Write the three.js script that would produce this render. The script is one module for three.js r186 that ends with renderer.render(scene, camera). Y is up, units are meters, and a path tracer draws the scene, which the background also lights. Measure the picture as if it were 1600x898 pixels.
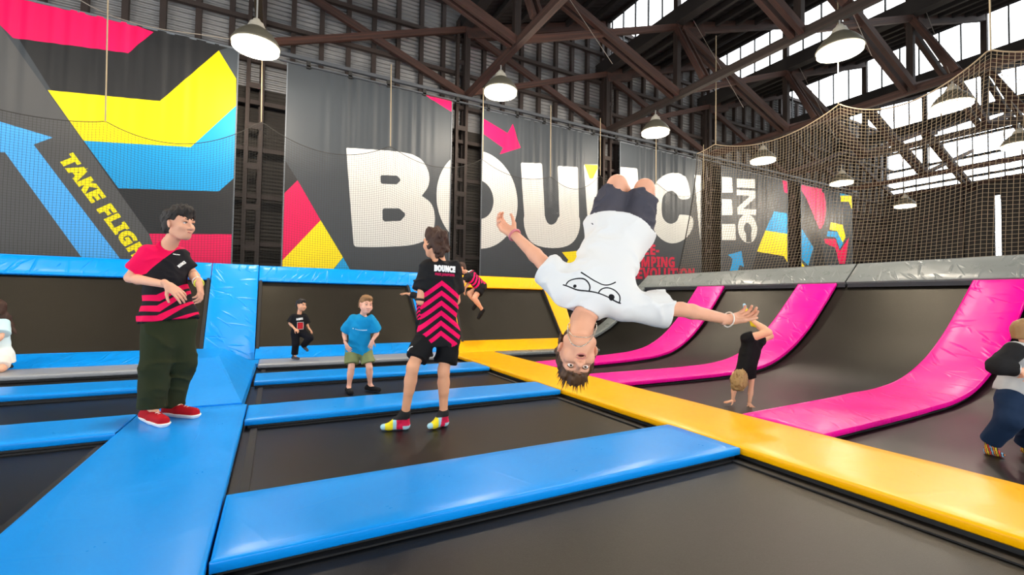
import * as THREE from 'three';
import { RoundedBoxGeometry } from 'three/addons/geometries/RoundedBoxGeometry.js';
import { ConvexGeometry } from 'three/addons/geometries/ConvexGeometry.js';
import { mergeGeometries, mergeVertices, toCreasedNormals } from 'three/addons/utils/BufferGeometryUtils.js';

// ---------- camera, sky, exposure ----------
const scene = new THREE.Scene();
const camera = new THREE.PerspectiveCamera(65.35, 1600 / 898, 0.05, 200);
camera.position.set(0, 1.1, 0);
camera.quaternion.setFromRotationMatrix(new THREE.Matrix4().makeBasis(
  new THREE.Vector3(0.88399, 0.01587, 0.46723), new THREE.Vector3(-0.02729, 0.99947, 0.01768), new THREE.Vector3(-0.46671, -0.02838, 0.88396)));
scene.add(camera);
const renderer = new THREE.WebGLRenderer({ antialias: true });
renderer.toneMapping = THREE.LinearToneMapping;
renderer.toneMappingExposure = 0.88;
renderer.shadowMap.enabled = true;
scene.background = new THREE.Color(0.93, 0.97, 1.0);
scene.backgroundIntensity = 6;

// ---------- helpers ----------
const V = (x, y, z) => new THREE.Vector3(x, y, z);
let seed = 12345;
const rnd = () => { seed = (seed + 0x6d2b79f5) | 0; let t = Math.imul(seed ^ (seed >>> 15), 1 | seed); t = (t + Math.imul(t ^ (t >>> 7), 61 | t)) ^ t; return ((t ^ (t >>> 14)) >>> 0) / 4294967296; };
const hash = (x, y, z) => { let h = (Math.imul(x | 0, 374761393) + Math.imul(y | 0, 668265263) + Math.imul(z | 0, 2147483647 - 5)) | 0; h = Math.imul(h ^ (h >>> 13), 1274126177); return ((h ^ (h >>> 16)) >>> 0) / 4294967296; };
const sm = (t) => t * t * (3 - 2 * t), lerp = (a, b, t) => a + (b - a) * t, clamp = (x, a, b) => Math.min(b, Math.max(a, x));
function noise3(x, y, z) {
  const ix = Math.floor(x), iy = Math.floor(y), iz = Math.floor(z), u = sm(x - ix), v = sm(y - iy), w = sm(z - iz);
  const c = (a, b, d) => hash(ix + a, iy + b, iz + d);
  return lerp(lerp(lerp(c(0, 0, 0), c(1, 0, 0), u), lerp(c(0, 1, 0), c(1, 1, 0), u), v), lerp(lerp(c(0, 0, 1), c(1, 0, 1), u), lerp(c(0, 1, 1), c(1, 1, 1), u), v), w);
}
const taken = new Map();
function numbered(name) { const n = taken.get(name) || 0; taken.set(name, n + 1); return n ? name + '_' + String(n).padStart(3, '0') : name; }
function shadow(o) { o.castShadow = o.receiveShadow = true; return o; }
function tag(o, label, category, group) { o.userData.label = label; o.userData.category = category; if (group) o.userData.group = group; return o; }
function thing(name, label, category, pos = [0, 0, 0], group) { const o = new THREE.Group(); o.name = numbered(name); o.position.set(...pos); scene.add(o); return tag(o, label, category, group); }
function part(name, geo, mat, parent) {   // child mesh; geometry given in world axes relative to the parent's position
  const m = shadow(new THREE.Mesh(geo, mat)); m.name = parent === scene ? numbered(name) : name;
  if (parent !== scene) { const n = parent.children.filter((c) => c.name.replace(/_\d{3}$/, '') === name).length; if (n) m.name = name + '_' + String(n).padStart(3, '0'); }
  parent.add(m); return m;
}
function solo(name, label, category, geo, mat, group) { return tag(part(name, geo, mat, scene), label, category, group); }
function struct(name, geo, mat) { const o = geo ? part(name, geo, mat, scene) : new THREE.Group(); if (!geo) { o.name = numbered(name); scene.add(o); } o.userData.kind = 'structure'; return o; }
const rel = (geo, p) => geo.translate(-p[0], -p[1], -p[2]);
const box = (x0, x1, y0, y1, z0, z1) => { const g = new THREE.BoxGeometry(Math.abs(x1 - x0), Math.abs(y1 - y0), Math.abs(z1 - z0)); g.translate((x0 + x1) / 2, (y0 + y1) / 2, (z0 + z1) / 2); return g; };
const rbox = (x0, x1, y0, y1, z0, z1, r = 0.01, s = 2) => { const g = new RoundedBoxGeometry(Math.abs(x1 - x0), Math.abs(y1 - y0), Math.abs(z1 - z0), s, r); g.translate((x0 + x1) / 2, (y0 + y1) / 2, (z0 + z1) / 2); return g; };
function beam(a, b, w, h, up = [0, 1, 0]) {   // squared member from a to b
  const A = V(...a), B = V(...b), d = B.clone().sub(A), L = d.length(); d.normalize();
  let u = V(...up); if (Math.abs(u.dot(d)) > 0.95) u = V(0, 0, 1);
  const s = d.clone().cross(u).normalize(), t = s.clone().cross(d).normalize();
  const g = new RoundedBoxGeometry(w, h, L, 1, Math.min(w, h) * 0.08);
  g.applyMatrix4(new THREE.Matrix4().makeBasis(s, t, d.clone().negate())); g.translate(...A.add(B).multiplyScalar(0.5).toArray()); return g;
}
function rod(points, r, seg = 6, steps) { return new THREE.TubeGeometry(points.length === 2 ? new THREE.LineCurve3(V(...points[0]), V(...points[1])) : new THREE.CatmullRomCurve3(points.map((p) => V(...p))), steps || (points.length === 2 ? 1 : points.length * 4), r, seg, false); }
function merge(list) { return mergeGeometries(list.map((g) => { const c = g.index ? g.toNonIndexed() : g; for (const k of Object.keys(c.attributes)) if (!['position', 'normal', 'uv'].includes(k)) c.deleteAttribute(k); return c; })); }
function indexed(pos, idx, uv) { const g = new THREE.BufferGeometry(); g.setAttribute('position', new THREE.Float32BufferAttribute(pos, 3)); if (uv) g.setAttribute('uv', new THREE.Float32BufferAttribute(uv, 2)); g.setIndex(idx); g.computeVertexNormals(); return g; }
// padded mat swept along pairs of edge points [A, B] (its upper face), t thick, edges rounded
function pad(pairs, t = 0.06, opt = {}) {
  const { r = 0.018, step = 0.12, puff = 0.004, across = 7, k = 1 } = opt;
  // resample the length
  const P = []; for (let i = 0; i < pairs.length - 1; i++) { const [a, b] = pairs[i], [c, d] = pairs[i + 1], L = Math.hypot(c[0] - a[0], c[1] - a[1], c[2] - a[2]), n = Math.max(1, Math.round(L / step)); for (let j = 0; j < n; j++) P.push([a.map((q, m) => lerp(q, c[m], j / n)), b.map((q, m) => lerp(q, d[m], j / n))]); }
  P.push(pairs[pairs.length - 1]);
  const N = P.length, pos = [], uv = [], idx = [];
  const cs = []; // cross-section in (s across 0..1 with inset metres, depth)
  const arc = 3, prof = [];
  for (let i = 0; i <= arc; i++) { const a = Math.PI / 2 * i / arc; prof.push([0, r * (1 - Math.cos(a)), r * (1 - Math.sin(a))]); }
  for (let i = 1; i < across; i++) prof.push([i / across, 0, 0]);
  for (let i = 0; i <= arc; i++) { const a = Math.PI / 2 * (1 - i / arc); prof.push([1, -r * (1 - Math.cos(a)), r * (1 - Math.sin(a))]); }
  prof.push([1, 0, t - r * 0.4], [1, -r * 0.4, t], [0, r * 0.4, t], [0, 0, t - r * 0.4]);
  const M = prof.length; let len = 0;
  const rows = []; // [index into P, inset along length, extra sink]
  rows.push([0, 0, r, 0.0], [0, 0.004, r * 0.45], [0, r, 0]); for (let i = 1; i < N - 1; i++) rows.push([i, 0, 0]); rows.push([N - 1, -r, 0], [N - 1, -0.004, r * 0.45], [N - 1, 0, r]);
  const seedo = rnd() * 100;
  rows.forEach(([i, off, sink], ri) => {
    const A = V(...P[i][0]), B = V(...P[i][1]), j0 = Math.max(0, i - 1), j1 = Math.min(N - 1, i + 1);
    const T = V(...P[j1][0]).add(V(...P[j1][1])).sub(V(...P[j0][0])).sub(V(...P[j0][1])).normalize(), W = B.clone().sub(A), wid = W.length(); W.normalize();
    const n = W.clone().cross(T).normalize().multiplyScalar(k);
    if (i > 0 && off === 0) len += V(...P[i][0]).add(V(...P[i][1])).multiplyScalar(0.5).distanceTo(V(...P[i - 1][0]).add(V(...P[i - 1][1])).multiplyScalar(0.5));
    const c0 = V(...P[0][0]).add(V(...P[0][1])).multiplyScalar(0.5), u = off === 0 ? len : len + off;
    prof.forEach(([f, ins, dep]) => {
      const top = dep < r * 0.5, q = A.clone().addScaledVector(W, f * wid + ins).addScaledVector(T, off);
      let d = dep < t - r ? Math.max(dep, top ? sink : dep) : dep;
      if (top && sink === 0) { q.addScaledVector(n, puff * (noise3(q.x * 2.3 + seedo, q.y * 2.3, q.z * 2.3) - 0.6) + puff * 0.55 * (noise3(q.x * 9, q.y * 9 + seedo, q.z * 9) - 0.5) - puff * 0.8 * Math.pow(Math.abs(f * 2 - 1), 6)); }
      q.addScaledVector(n, -d); pos.push(q.x, q.y, q.z); uv.push(u, f * wid + ins * 0);
    });
  });
  const R = rows.length;
  for (let i = 0; i < R - 1; i++) for (let j = 0; j < M; j++) { const a = i * M + j, b = i * M + (j + 1) % M, c = a + M, d = b + M; if (k > 0) idx.push(a, b, d, a, d, c); else idx.push(a, d, b, a, c, d); }
  for (const i of [0, R - 1]) { const c = pos.length / 3; let x = 0, y = 0, z = 0; for (let j = 0; j < M; j++) { x += pos[(i * M + j) * 3]; y += pos[(i * M + j) * 3 + 1]; z += pos[(i * M + j) * 3 + 2]; } pos.push(x / M, y / M, z / M); uv.push(0, 0); for (let j = 0; j < M; j++) { const a = i * M + j, b = i * M + (j + 1) % M; if ((i === 0) === (k > 0)) idx.push(c, b, a); else idx.push(c, a, b); } }
  const g = indexed(pos, idx, uv); return toCreasedNormals(g, 1.1);
}
// thin sheet P(u,v) with thickness along its normal
function surf(P, nu, nv, uvs = [1, 1]) { const pos = [], uv = [], idx = []; for (let j = 0; j <= nv; j++) for (let i = 0; i <= nu; i++) { pos.push(...P(i / nu, j / nv)); uv.push(i / nu * uvs[0], j / nv * uvs[1]); } const s = nu + 1; for (let j = 0; j < nv; j++) for (let i = 0; i < nu; i++) { const a = j * s + i; idx.push(a, a + 1, a + s + 1, a, a + s + 1, a + s); } return indexed(pos, idx, uv); }
function sheetSolid(P, t, nu, nv, uvs) { const a = surf(P, nu, nv, uvs), n = a.attributes.normal, p = a.attributes.position, b = a.clone(), q = b.attributes.position; for (let i = 0; i < p.count; i++) q.setXYZ(i, p.getX(i) - n.getX(i) * t, p.getY(i) - n.getY(i) * t, p.getZ(i) - n.getZ(i) * t); const ix = [...b.index.array]; for (let i = 0; i < ix.length; i += 3) [ix[i], ix[i + 1]] = [ix[i + 1], ix[i]]; b.setIndex(ix); b.computeVertexNormals();
  const s = nu + 1, edge = []; for (let i = 0; i < nu; i++) { edge.push([i, i + 1], [nv * s + i + 1, nv * s + i]); } for (let j = 0; j < nv; j++) { edge.push([(j + 1) * s, j * s], [j * s + nu, (j + 1) * s + nu]); }
  const pos = [], idx = []; edge.forEach(([m, k]) => { const c = pos.length / 3; for (const [g, i] of [[p, m], [p, k], [q, k], [q, m]]) pos.push(g.getX(i), g.getY(i), g.getZ(i)); idx.push(c, c + 2, c + 1, c, c + 3, c + 2); });
  const e = indexed(pos, idx, new Array(pos.length / 3 * 2).fill(0)); return merge([a, b, e]); }

// ---------- textures and materials ----------
function dataTex(n, fn, srgb = false, rx = 1, ry = 1) { const d = new Uint8Array(n * n * 4); for (let y = 0; y < n; y++) for (let x = 0; x < n; x++) { const c = fn(x / n, y / n, x, y), k = (y * n + x) * 4; if (typeof c === 'number') d[k] = d[k + 1] = d[k + 2] = clamp(c, 0, 1) * 255; else for (let i = 0; i < 3; i++) d[k + i] = clamp(c[i], 0, 1) * 255; d[k + 3] = 255; }
  const t = new THREE.DataTexture(d, n, n); t.wrapS = t.wrapT = THREE.RepeatWrapping; t.magFilter = THREE.LinearFilter; t.minFilter = THREE.LinearMipmapLinearFilter; t.generateMipmaps = true; if (srgb) t.colorSpace = THREE.SRGBColorSpace; t.repeat.set(rx, ry); t.needsUpdate = true; return t; }
function floatTex(n, fn) { const d = new Float32Array(n * n * 4); for (let y = 0; y < n; y++) for (let x = 0; x < n; x++) { const v = fn(x / n, y / n, x, y), k = (y * n + x) * 4; d[k] = d[k + 1] = d[k + 2] = v; d[k + 3] = 1; } const t = new THREE.DataTexture(d, n, n, THREE.RGBAFormat, THREE.FloatType); t.wrapS = t.wrapT = THREE.RepeatWrapping; t.magFilter = THREE.LinearFilter; t.needsUpdate = true; return t; }
const wrapN = (x, y, f, s = 0) => { const a = x * f, b = y * f, ix = Math.floor(a), iy = Math.floor(b), u = sm(a - ix), v = sm(b - iy), h = (i, j) => hash(((i % f) + f) % f, ((j % f) + f) % f, s); return lerp(lerp(h(ix, iy), h(ix + 1, iy), u), lerp(h(ix, iy + 1), h(ix + 1, iy + 1), u), v); };
// short straight folds pulled across the vinyl between its fixings
const streakSets = [0, 1].map((kind) => Array.from({ length: kind ? 26 : 64 }, () => { const a = (rnd() - 0.5) * (kind ? 2.6 : 1.1) + (kind ? 0.4 : 0.35); return { x: rnd(), y: rnd(), c: Math.sin(a), d: Math.cos(a), L: 0.04 + rnd() * 0.16, w: 0.004 + rnd() * 0.009, h: (rnd() < 0.3 ? -1 : 1) * (0.3 + 0.7 * rnd()) }; }));
function streaks(x, y, kind) { let v = 0; for (const q of streakSets[kind]) { let dx = x - q.x, dy = y - q.y; dx -= Math.round(dx); dy -= Math.round(dy); const t = (dx * q.c + dy * q.d) / q.L; if (t > 1 || t < -1) continue; const e = (dx * q.d - dy * q.c + 0.03 * t * t * q.L) / (q.w * (1 - 0.6 * t * t)); if (e > 3 || e < -3) continue; v += q.h * Math.exp(-e * e) * (1 - t * t); } return v; }
// creased vinyl: soft swells and a few sharp folds running across the mat
const creaseTex = floatTex(512, (x, y) => 0.2 + wrapN(x, y, 4, 1) * 0.5 + wrapN(x, y, 9, 2) * 0.25 + streaks(x, y, 1) * 0.16);
const foldTex = floatTex(512, (x, y) => 0.2 + wrapN(x, y, 4, 41) * 0.3 + wrapN(x, y, 10, 42) * 0.12 + streaks(x, y, 0) * 0.5);
foldTex.repeat.set(1 / 1.6, 1 / 1.1);
creaseTex.repeat.set(1 / 1.3, 1 / 1.3);
const scuffTex = dataTex(256, (x, y) => 0.72 + 0.28 * (wrapN(x, y, 8, 11) * 0.5 + wrapN(x, y, 24, 12) * 0.3 + wrapN(x, y, 90, 13) * 0.2)); scuffTex.repeat.set(1 / 1.1, 1 / 1.1);
const weaveTex = dataTex(256, (x, y, i, j) => 0.5 + 0.22 * Math.sin(i * Math.PI / 2) * Math.sin(j * Math.PI / 2) + 0.3 * (hash(i, j, 3) - 0.5)); weaveTex.repeat.set(1 / 0.35, 1 / 0.35);
const matColor = dataTex(512, (x, y, i, j) => { const v = 0.8 + 0.22 * (wrapN(x, y, 5, 21) - 0.5) + 0.16 * (wrapN(x, y, 18, 22) - 0.5) + 0.7 * (hash(i, j, 23) - 0.5); return [v, v * 0.985, v * 0.97]; }, true); matColor.repeat.set(1 / 2.2, 1 / 2.2);
const rustTex = dataTex(256, (x, y, i, j) => { const a = wrapN(x, y, 5, 31), b = wrapN(x, y, 22, 32), c = hash(i, j, 33); const v = 0.55 + 0.35 * a + 0.25 * (b - 0.5) + 0.15 * (c - 0.5); return [v, v * (0.86 + 0.1 * a), v * (0.8 + 0.14 * a)]; }, true);
const std = (color, roughness = 0.6, extra = {}) => new THREE.MeshStandardMaterial({ color, roughness, ...extra });
const vinyl = (c, rough = 0.36, bs = 0.003, tex = creaseTex) => new THREE.MeshPhysicalMaterial({ color: c, roughness: rough, roughnessMap: scuffTex, bumpMap: tex, bumpScale: bs, specularIntensity: 0.6 });
const M = {
  blue: vinyl('#0690ea'), blueWall: vinyl('#0690ea', 0.36, 0.014, foldTex), pink: vinyl('#fb0299', 0.42, 0.01, foldTex), yellow: vinyl('#ffb800'), yellowWall: vinyl('#ffb800', 0.44, 0.008, foldTex), grey: vinyl('#777d7d', 0.34, 0.016, foldTex), paleGrey: vinyl('#9a9ca0', 0.4, 0.01),
  mat: new THREE.MeshPhysicalMaterial({ color: '#0d0d0e', map: matColor, roughness: 0.42, bumpMap: weaveTex, bumpScale: 0.0012, specularIntensity: 0.6, specularColor: new THREE.Color('#fff3d8') }),
  matEdge: std('#0f0f10', 0.7), frame: std('#141414', 0.6),
  steel: std('#2d211c', 0.75, { map: rustTex }), timber: std('#3f241a', 0.8, { map: rustTex }), timberPale: std('#4a2b1e', 0.8, { map: rustTex }), darkSteel: std('#241a17', 0.8),
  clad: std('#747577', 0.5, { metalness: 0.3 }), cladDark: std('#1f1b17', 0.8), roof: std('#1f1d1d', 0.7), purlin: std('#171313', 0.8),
  wallDark: std('#1a1716', 0.9), floor: std('#2a2725', 0.9), rail: std('#3c4046', 0.5), mullion: std('#15181c', 0.6),
  glass: new THREE.MeshPhysicalMaterial({ color: '#ffffff', roughness: 0.02, transmission: 1, thickness: 0, ior: 1.5 }),
  rope: std('#8d8069', 0.9), net: std('#8d7f68', 0.9), netDark: std('#2c2a26', 0.9), cable: std('#77716a', 0.6), galv: std('#8f9192', 0.45, { metalness: 0.5 }),
};

// ---------- large structure: an old saw-tooth shed ----------
const XK = [-9.66, -5.03, -0.4, 4.23, 8.86, 13.49, 18.12, 22.75, 27.38], ZB = -11.1, ZF = 7.5, YV = 8.25, YR = 9.8;
struct('floor', box(-10, 27.6, -1.2, -0.95, ZB - 0.1, ZF + 0.1), M.floor);
// corrugated cladding with horizontal flutes
function corrugated(x0, x1, y0, y1, z, pitch = 0.09, amp = 0.014) { const n = Math.round((y1 - y0) / pitch * 8); return sheetSolid((u, v) => [lerp(x0, x1, u), lerp(y0, y1, v), z + amp * Math.sin(lerp(y0, y1, v) / pitch * 6.283)], 0.05, 1, n, [(x1 - x0) / 2, (y1 - y0) / 2]); }
const wallBack = struct('wall_back', corrugated(-9.9, 27.5, 5.6, 9.9, ZB, 0.1, 0.018), M.clad);
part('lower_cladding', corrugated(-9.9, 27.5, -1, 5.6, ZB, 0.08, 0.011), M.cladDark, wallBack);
{
  const stud = box(-0.05, 0.05, 0, 8.9, -0.06, 0.06), girt = box(-9.7, 27.3, -0.045, 0.045, -0.05, 0.05);
  for (let x = -4.43; x < 27; x += 0.579) { const s = part('stud', stud, M.darkSteel, wallBack); s.position.set(x, 0.9, ZB + 0.1); }
  for (const y of [1.2, 2.2, 3.2, 4.2, 5.2, 6.1, 6.98, 7.88, 8.78, 9.65]) { const g = part('girt', girt, M.darkSteel, wallBack); g.position.set(0, y, ZB + 0.2); }
}
const wallFront = struct('wall_front', null), wallLeft = struct('wall_left', null), wallRight = struct('wall_right', null);
// the camera's side of the hall: unseen openings added in both walls for fill light
part('sheet', merge([box(-9.9, 27.5, 4.6, 9.9, ZF, ZF + 0.12), box(-9.9, -7, -1, 4.6, ZF, ZF + 0.12), box(1.2, 3.2, -1, 4.6, ZF, ZF + 0.12), box(11.5, 27.5, -1, 4.6, ZF, ZF + 0.12)]), M.wallDark, wallFront);
part('sheet', merge([box(-9.95, -9.8, 5, 9.9, ZB, ZF), box(-9.95, -9.8, -1, 5, ZB, -8.5), box(-9.95, -9.8, -1, 5, -2, 0), box(-9.95, -9.8, -1, 5, 6, ZF)]), M.wallDark, wallLeft);
part('sheet', merge([box(27.3, 27.42, -1, 6.72, ZB, -7.3), box(27.3, 27.42, -1, 6.72, -7.1, ZF), box(27.3, 27.42, -1, 3.2, -7.3, -7.1), box(27.3, 27.42, 5.95, 6.72, -7.3, -7.1)]), M.wallDark, wallRight);
for (const z of [-9.9, -8.3, -6.0]) part('stud', box(27.12, 27.3, 2, 6.6, z - 0.05, z + 0.05), M.steel, wallRight);
part('girt', box(27.1, 27.3, 6.5, 6.66, ZB, -1), M.timber, wallRight);
for (const [a, b] of [[-11, -8.4]]) { part('brace', beam([27.2, 3, a], [27.2, 6, b], 0.05, 0.1), M.purlin, wallRight); part('brace', beam([27.2, 6, a], [27.2, 3, b], 0.05, 0.1), M.purlin, wallRight); }
// roof slopes: valley low at each column line, rising to the next
const roofSheet = (w) => null;
for (let k = 0; k < 8; k++) {
  const c = struct('ceiling', null), x0 = XK[k], x1 = XK[k + 1];
  for (let z = ZB; z < ZF - 0.01; z += 3.1) {
    const z1 = Math.min(z + 3.1, ZF + 0.1), n = 48;
    part('roof_sheet', sheetSolid((u, v) => { const zz = lerp(z, z1, u); return [lerp(x0, x1, v), lerp(YV, YR, v) + 0.02 * Math.sin(zz * 36), zz]; }, -0.06, n, 1, [1, 1]), M.roof, c);
  }
  if (k > 1) for (const f of [0.12, 0.3, 0.48, 0.66, 0.84]) part('purlin', box(lerp(x0, x1, f) - 0.04, lerp(x0, x1, f) + 0.04, lerp(YV, YR, f) - 0.2, lerp(YV, YR, f) - 0.03, ZB, 2), M.purlin, c);
  part('gutter_beam', box(x0 - 0.16, x0 + 0.1, YV - 0.12, 8.5, ZB, ZF), M.purlin, c);
}
// clerestory glazing: half-metre panes between dark bars
const paneGeo = box(-0.004, 0.004, 0, 1.22, -0.235, 0.235), barGeo = box(-0.025, 0.025, 0, 1.24, -0.016, 0.016);
for (let k = 1; k < 8; k++) {
  const w = struct('window_' + k, null);
  if (k < 3) { part('pane', box(XK[k] - 0.004, XK[k] + 0.004, 8.5, 9.72, ZB, ZF), M.glass, w); continue; }
  const zEnd = k < 5 ? -2 : 0.5;
  for (let z = -10.75; z < zEnd; z += 0.5) { const p = part('pane', paneGeo, M.glass, w); p.position.set(XK[k], 8.5, z); const b = part('mullion', barGeo, M.mullion, w); b.position.set(XK[k], 8.5, z + 0.25); }
  part('pane', box(XK[k] - 0.004, XK[k] + 0.004, 8.5, 9.72, zEnd, ZF), M.glass, w);
  part('frame_rail', box(XK[k] - 0.06, XK[k] + 0.06, 9.68, 9.8, ZB, ZF), M.purlin, w);
}
{ // gable end glazing, three rows
  const w = struct('window_8', null), bars = [6.95, 7.85, 8.75];
  for (let r = 0; r < 4; r++) { const y0 = [6.72, 6.98, 7.88, 8.78][r], y1 = [6.92, 7.82, 8.72, 9.75][r], pg = box(-0.004, 0.004, y0, y1, -0.235, 0.235); for (let z = -10.72; z < -2.5; z += 0.5) { const p = part('pane', pg, M.glass, w); p.position.set(27.36, 0, z); } part('pane', box(27.356, 27.364, y0, y1, -2.4, ZF), M.glass, w); }
  for (let z = -10.47; z < -2.5; z += 0.5) part('mullion', box(27.32, 27.38, 6.7, 9.8, z - 0.016, z + 0.016), M.mullion, w);
  for (const y of bars) part('frame_rail', box(27.28, 27.4, y - 0.05, y + 0.05, ZB, ZF), M.mullion, w);
  const w9 = struct('window_9', box(27.35, 27.36, 3.2, 5.95, -7.3, -7.1), M.glass);
}
// ---------- roof timbers ----------
const lineName = ['', '', 'furthest left, above the lamp by the arrow banner', 'above the gap between the B and the U banners', 'above the gap left of the letter C', 'above the gap right of the letter C', 'above the narrow gap beside the right-hand banners', 'last one, towards the glazed gable end'];
for (let k = 2; k < 8; k++) {
  const b = thing('roof_beam', 'brown timber beam running from the back wall under the roof valley, ' + lineName[k], 'beam', [XK[k], 6.35, ZB + 0.3]);
  part('timber', rel(rbox(XK[k] - 0.065, XK[k] + 0.065, 6.24, 6.42, ZB + 0.3, 3.5, 0.012), [XK[k], 6.35, ZB + 0.3]), k % 2 ? M.timber : M.steel, b);
}
const trussAt = [[-10.72, 'brown roof truss standing against the corrugated back wall'], [-8, 'second brown roof truss out from the back wall, with double diagonals'], [-5, 'brown roof truss nearest the camera, third from the back wall']];
for (const [z, label] of trussAt) {
  const t = thing('roof_truss', label, 'truss', [0, 6.35, z]), at = (g) => rel(g, [0, 6.35, z]);
  for (let k = 2; k < 8; k++) {
    const x = XK[k], n = XK[k + 1];
    part('post', at(rbox(x - 0.07, x + 0.07, 6.3, YR - 0.02, z - 0.07, z + 0.07, 0.01)), M.steel, t);
    for (const s of z < -10 ? [0] : [-0.09, 0.09]) part('diagonal', at(beam([x + 0.05, 8.05, z + s], [n - 0.05, 6.36, z + s], 0.1, 0.17)), M.timber, t);
    if (k < 7 || z > -10) part('strut', at(beam([x, 6.42, z + 0.02], [n, 8.1, z + 0.02], 0.09, 0.15)), M.timberPale, t);
    if (k < 7 || z > -10) part('rafter', at(beam([x, 8.05, z], [n - 0.1, YR - 0.22, z], 0.13, 0.26)), M.timber, t);
    part('knee_plate', at(beam([x - 0.05, 8.02, z], [x + 0.9, 8.3, z], 0.18, 0.36)), M.timber, t);
    if (z > -10) part('tie_rod', at(rod([[x + 0.1, 8.6, z + 0.16], [x + 2.4, 6.5, z + 0.16]], 0.007, 5)), M.cable, t);
    if (z > -10 && k > 2) for (const s of [-0.09, 0.09]) part('brace', at(beam([x + s, 8.0, z + 0.08], [x + s, 6.42, z + 0.85], 0.08, 0.13)), M.timber, t);
  }
}
// battened steel columns on the back wall
const colWhere = ['between the arrow banner and the letter B', 'between the letters B and O banners', 'behind the flipping boy, left of the letter C', 'between the letter C and the vertical INC', 'between the two right-hand patterned banners'];
for (let i = 0; i < 5; i++) {
  const x = [[-0.488,5.949],[4.127,7.167],[8.908,5.44],[13.476,5.72],[18.546,5.944]][i][0], z = -10.78;
  const c = thing('steel_column', 'rusty battened steel column on the back wall ' + colWhere[i], 'column', [x, -0.95, z]), at = (g) => rel(g, [x, -0.95, z]);
  for (const s of [-1, 1]) part('channel', at(box(x + s * 0.13 - 0.035, x + s * 0.13 + 0.035, -0.95, 8.3, z - 0.06, z + 0.06)), M.steel, c);
  for (let y = 0.4; y < 8.2; y += 0.85) part('batten', at(box(x - 0.13, x + 0.13, y - 0.06, y + 0.06, z + 0.06, z + 0.072)), M.steel, c);
}
// rail that carries the banners
{
  const t = thing('banner_rail', 'long grey steel rail along the top of the hanging wall banners', 'rail', [0, 6.1, -10.45]);
  part('rail', rel(merge([box(-0.05, 22.9, 6.15, 6.22, -10.5, -10.42), box(-0.05, 22.9, 6.03, 6.06, -10.49, -10.44)]), [0, 6.1, -10.45]), M.rail, t);
  for (let x = 0.5; x < 22.8; x += 0.85) part('clip', rel(box(x - 0.04, x + 0.04, 6.0, 6.16, -10.5, -10.44), [0, 6.1, -10.45]), M.frame, t);
}
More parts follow.
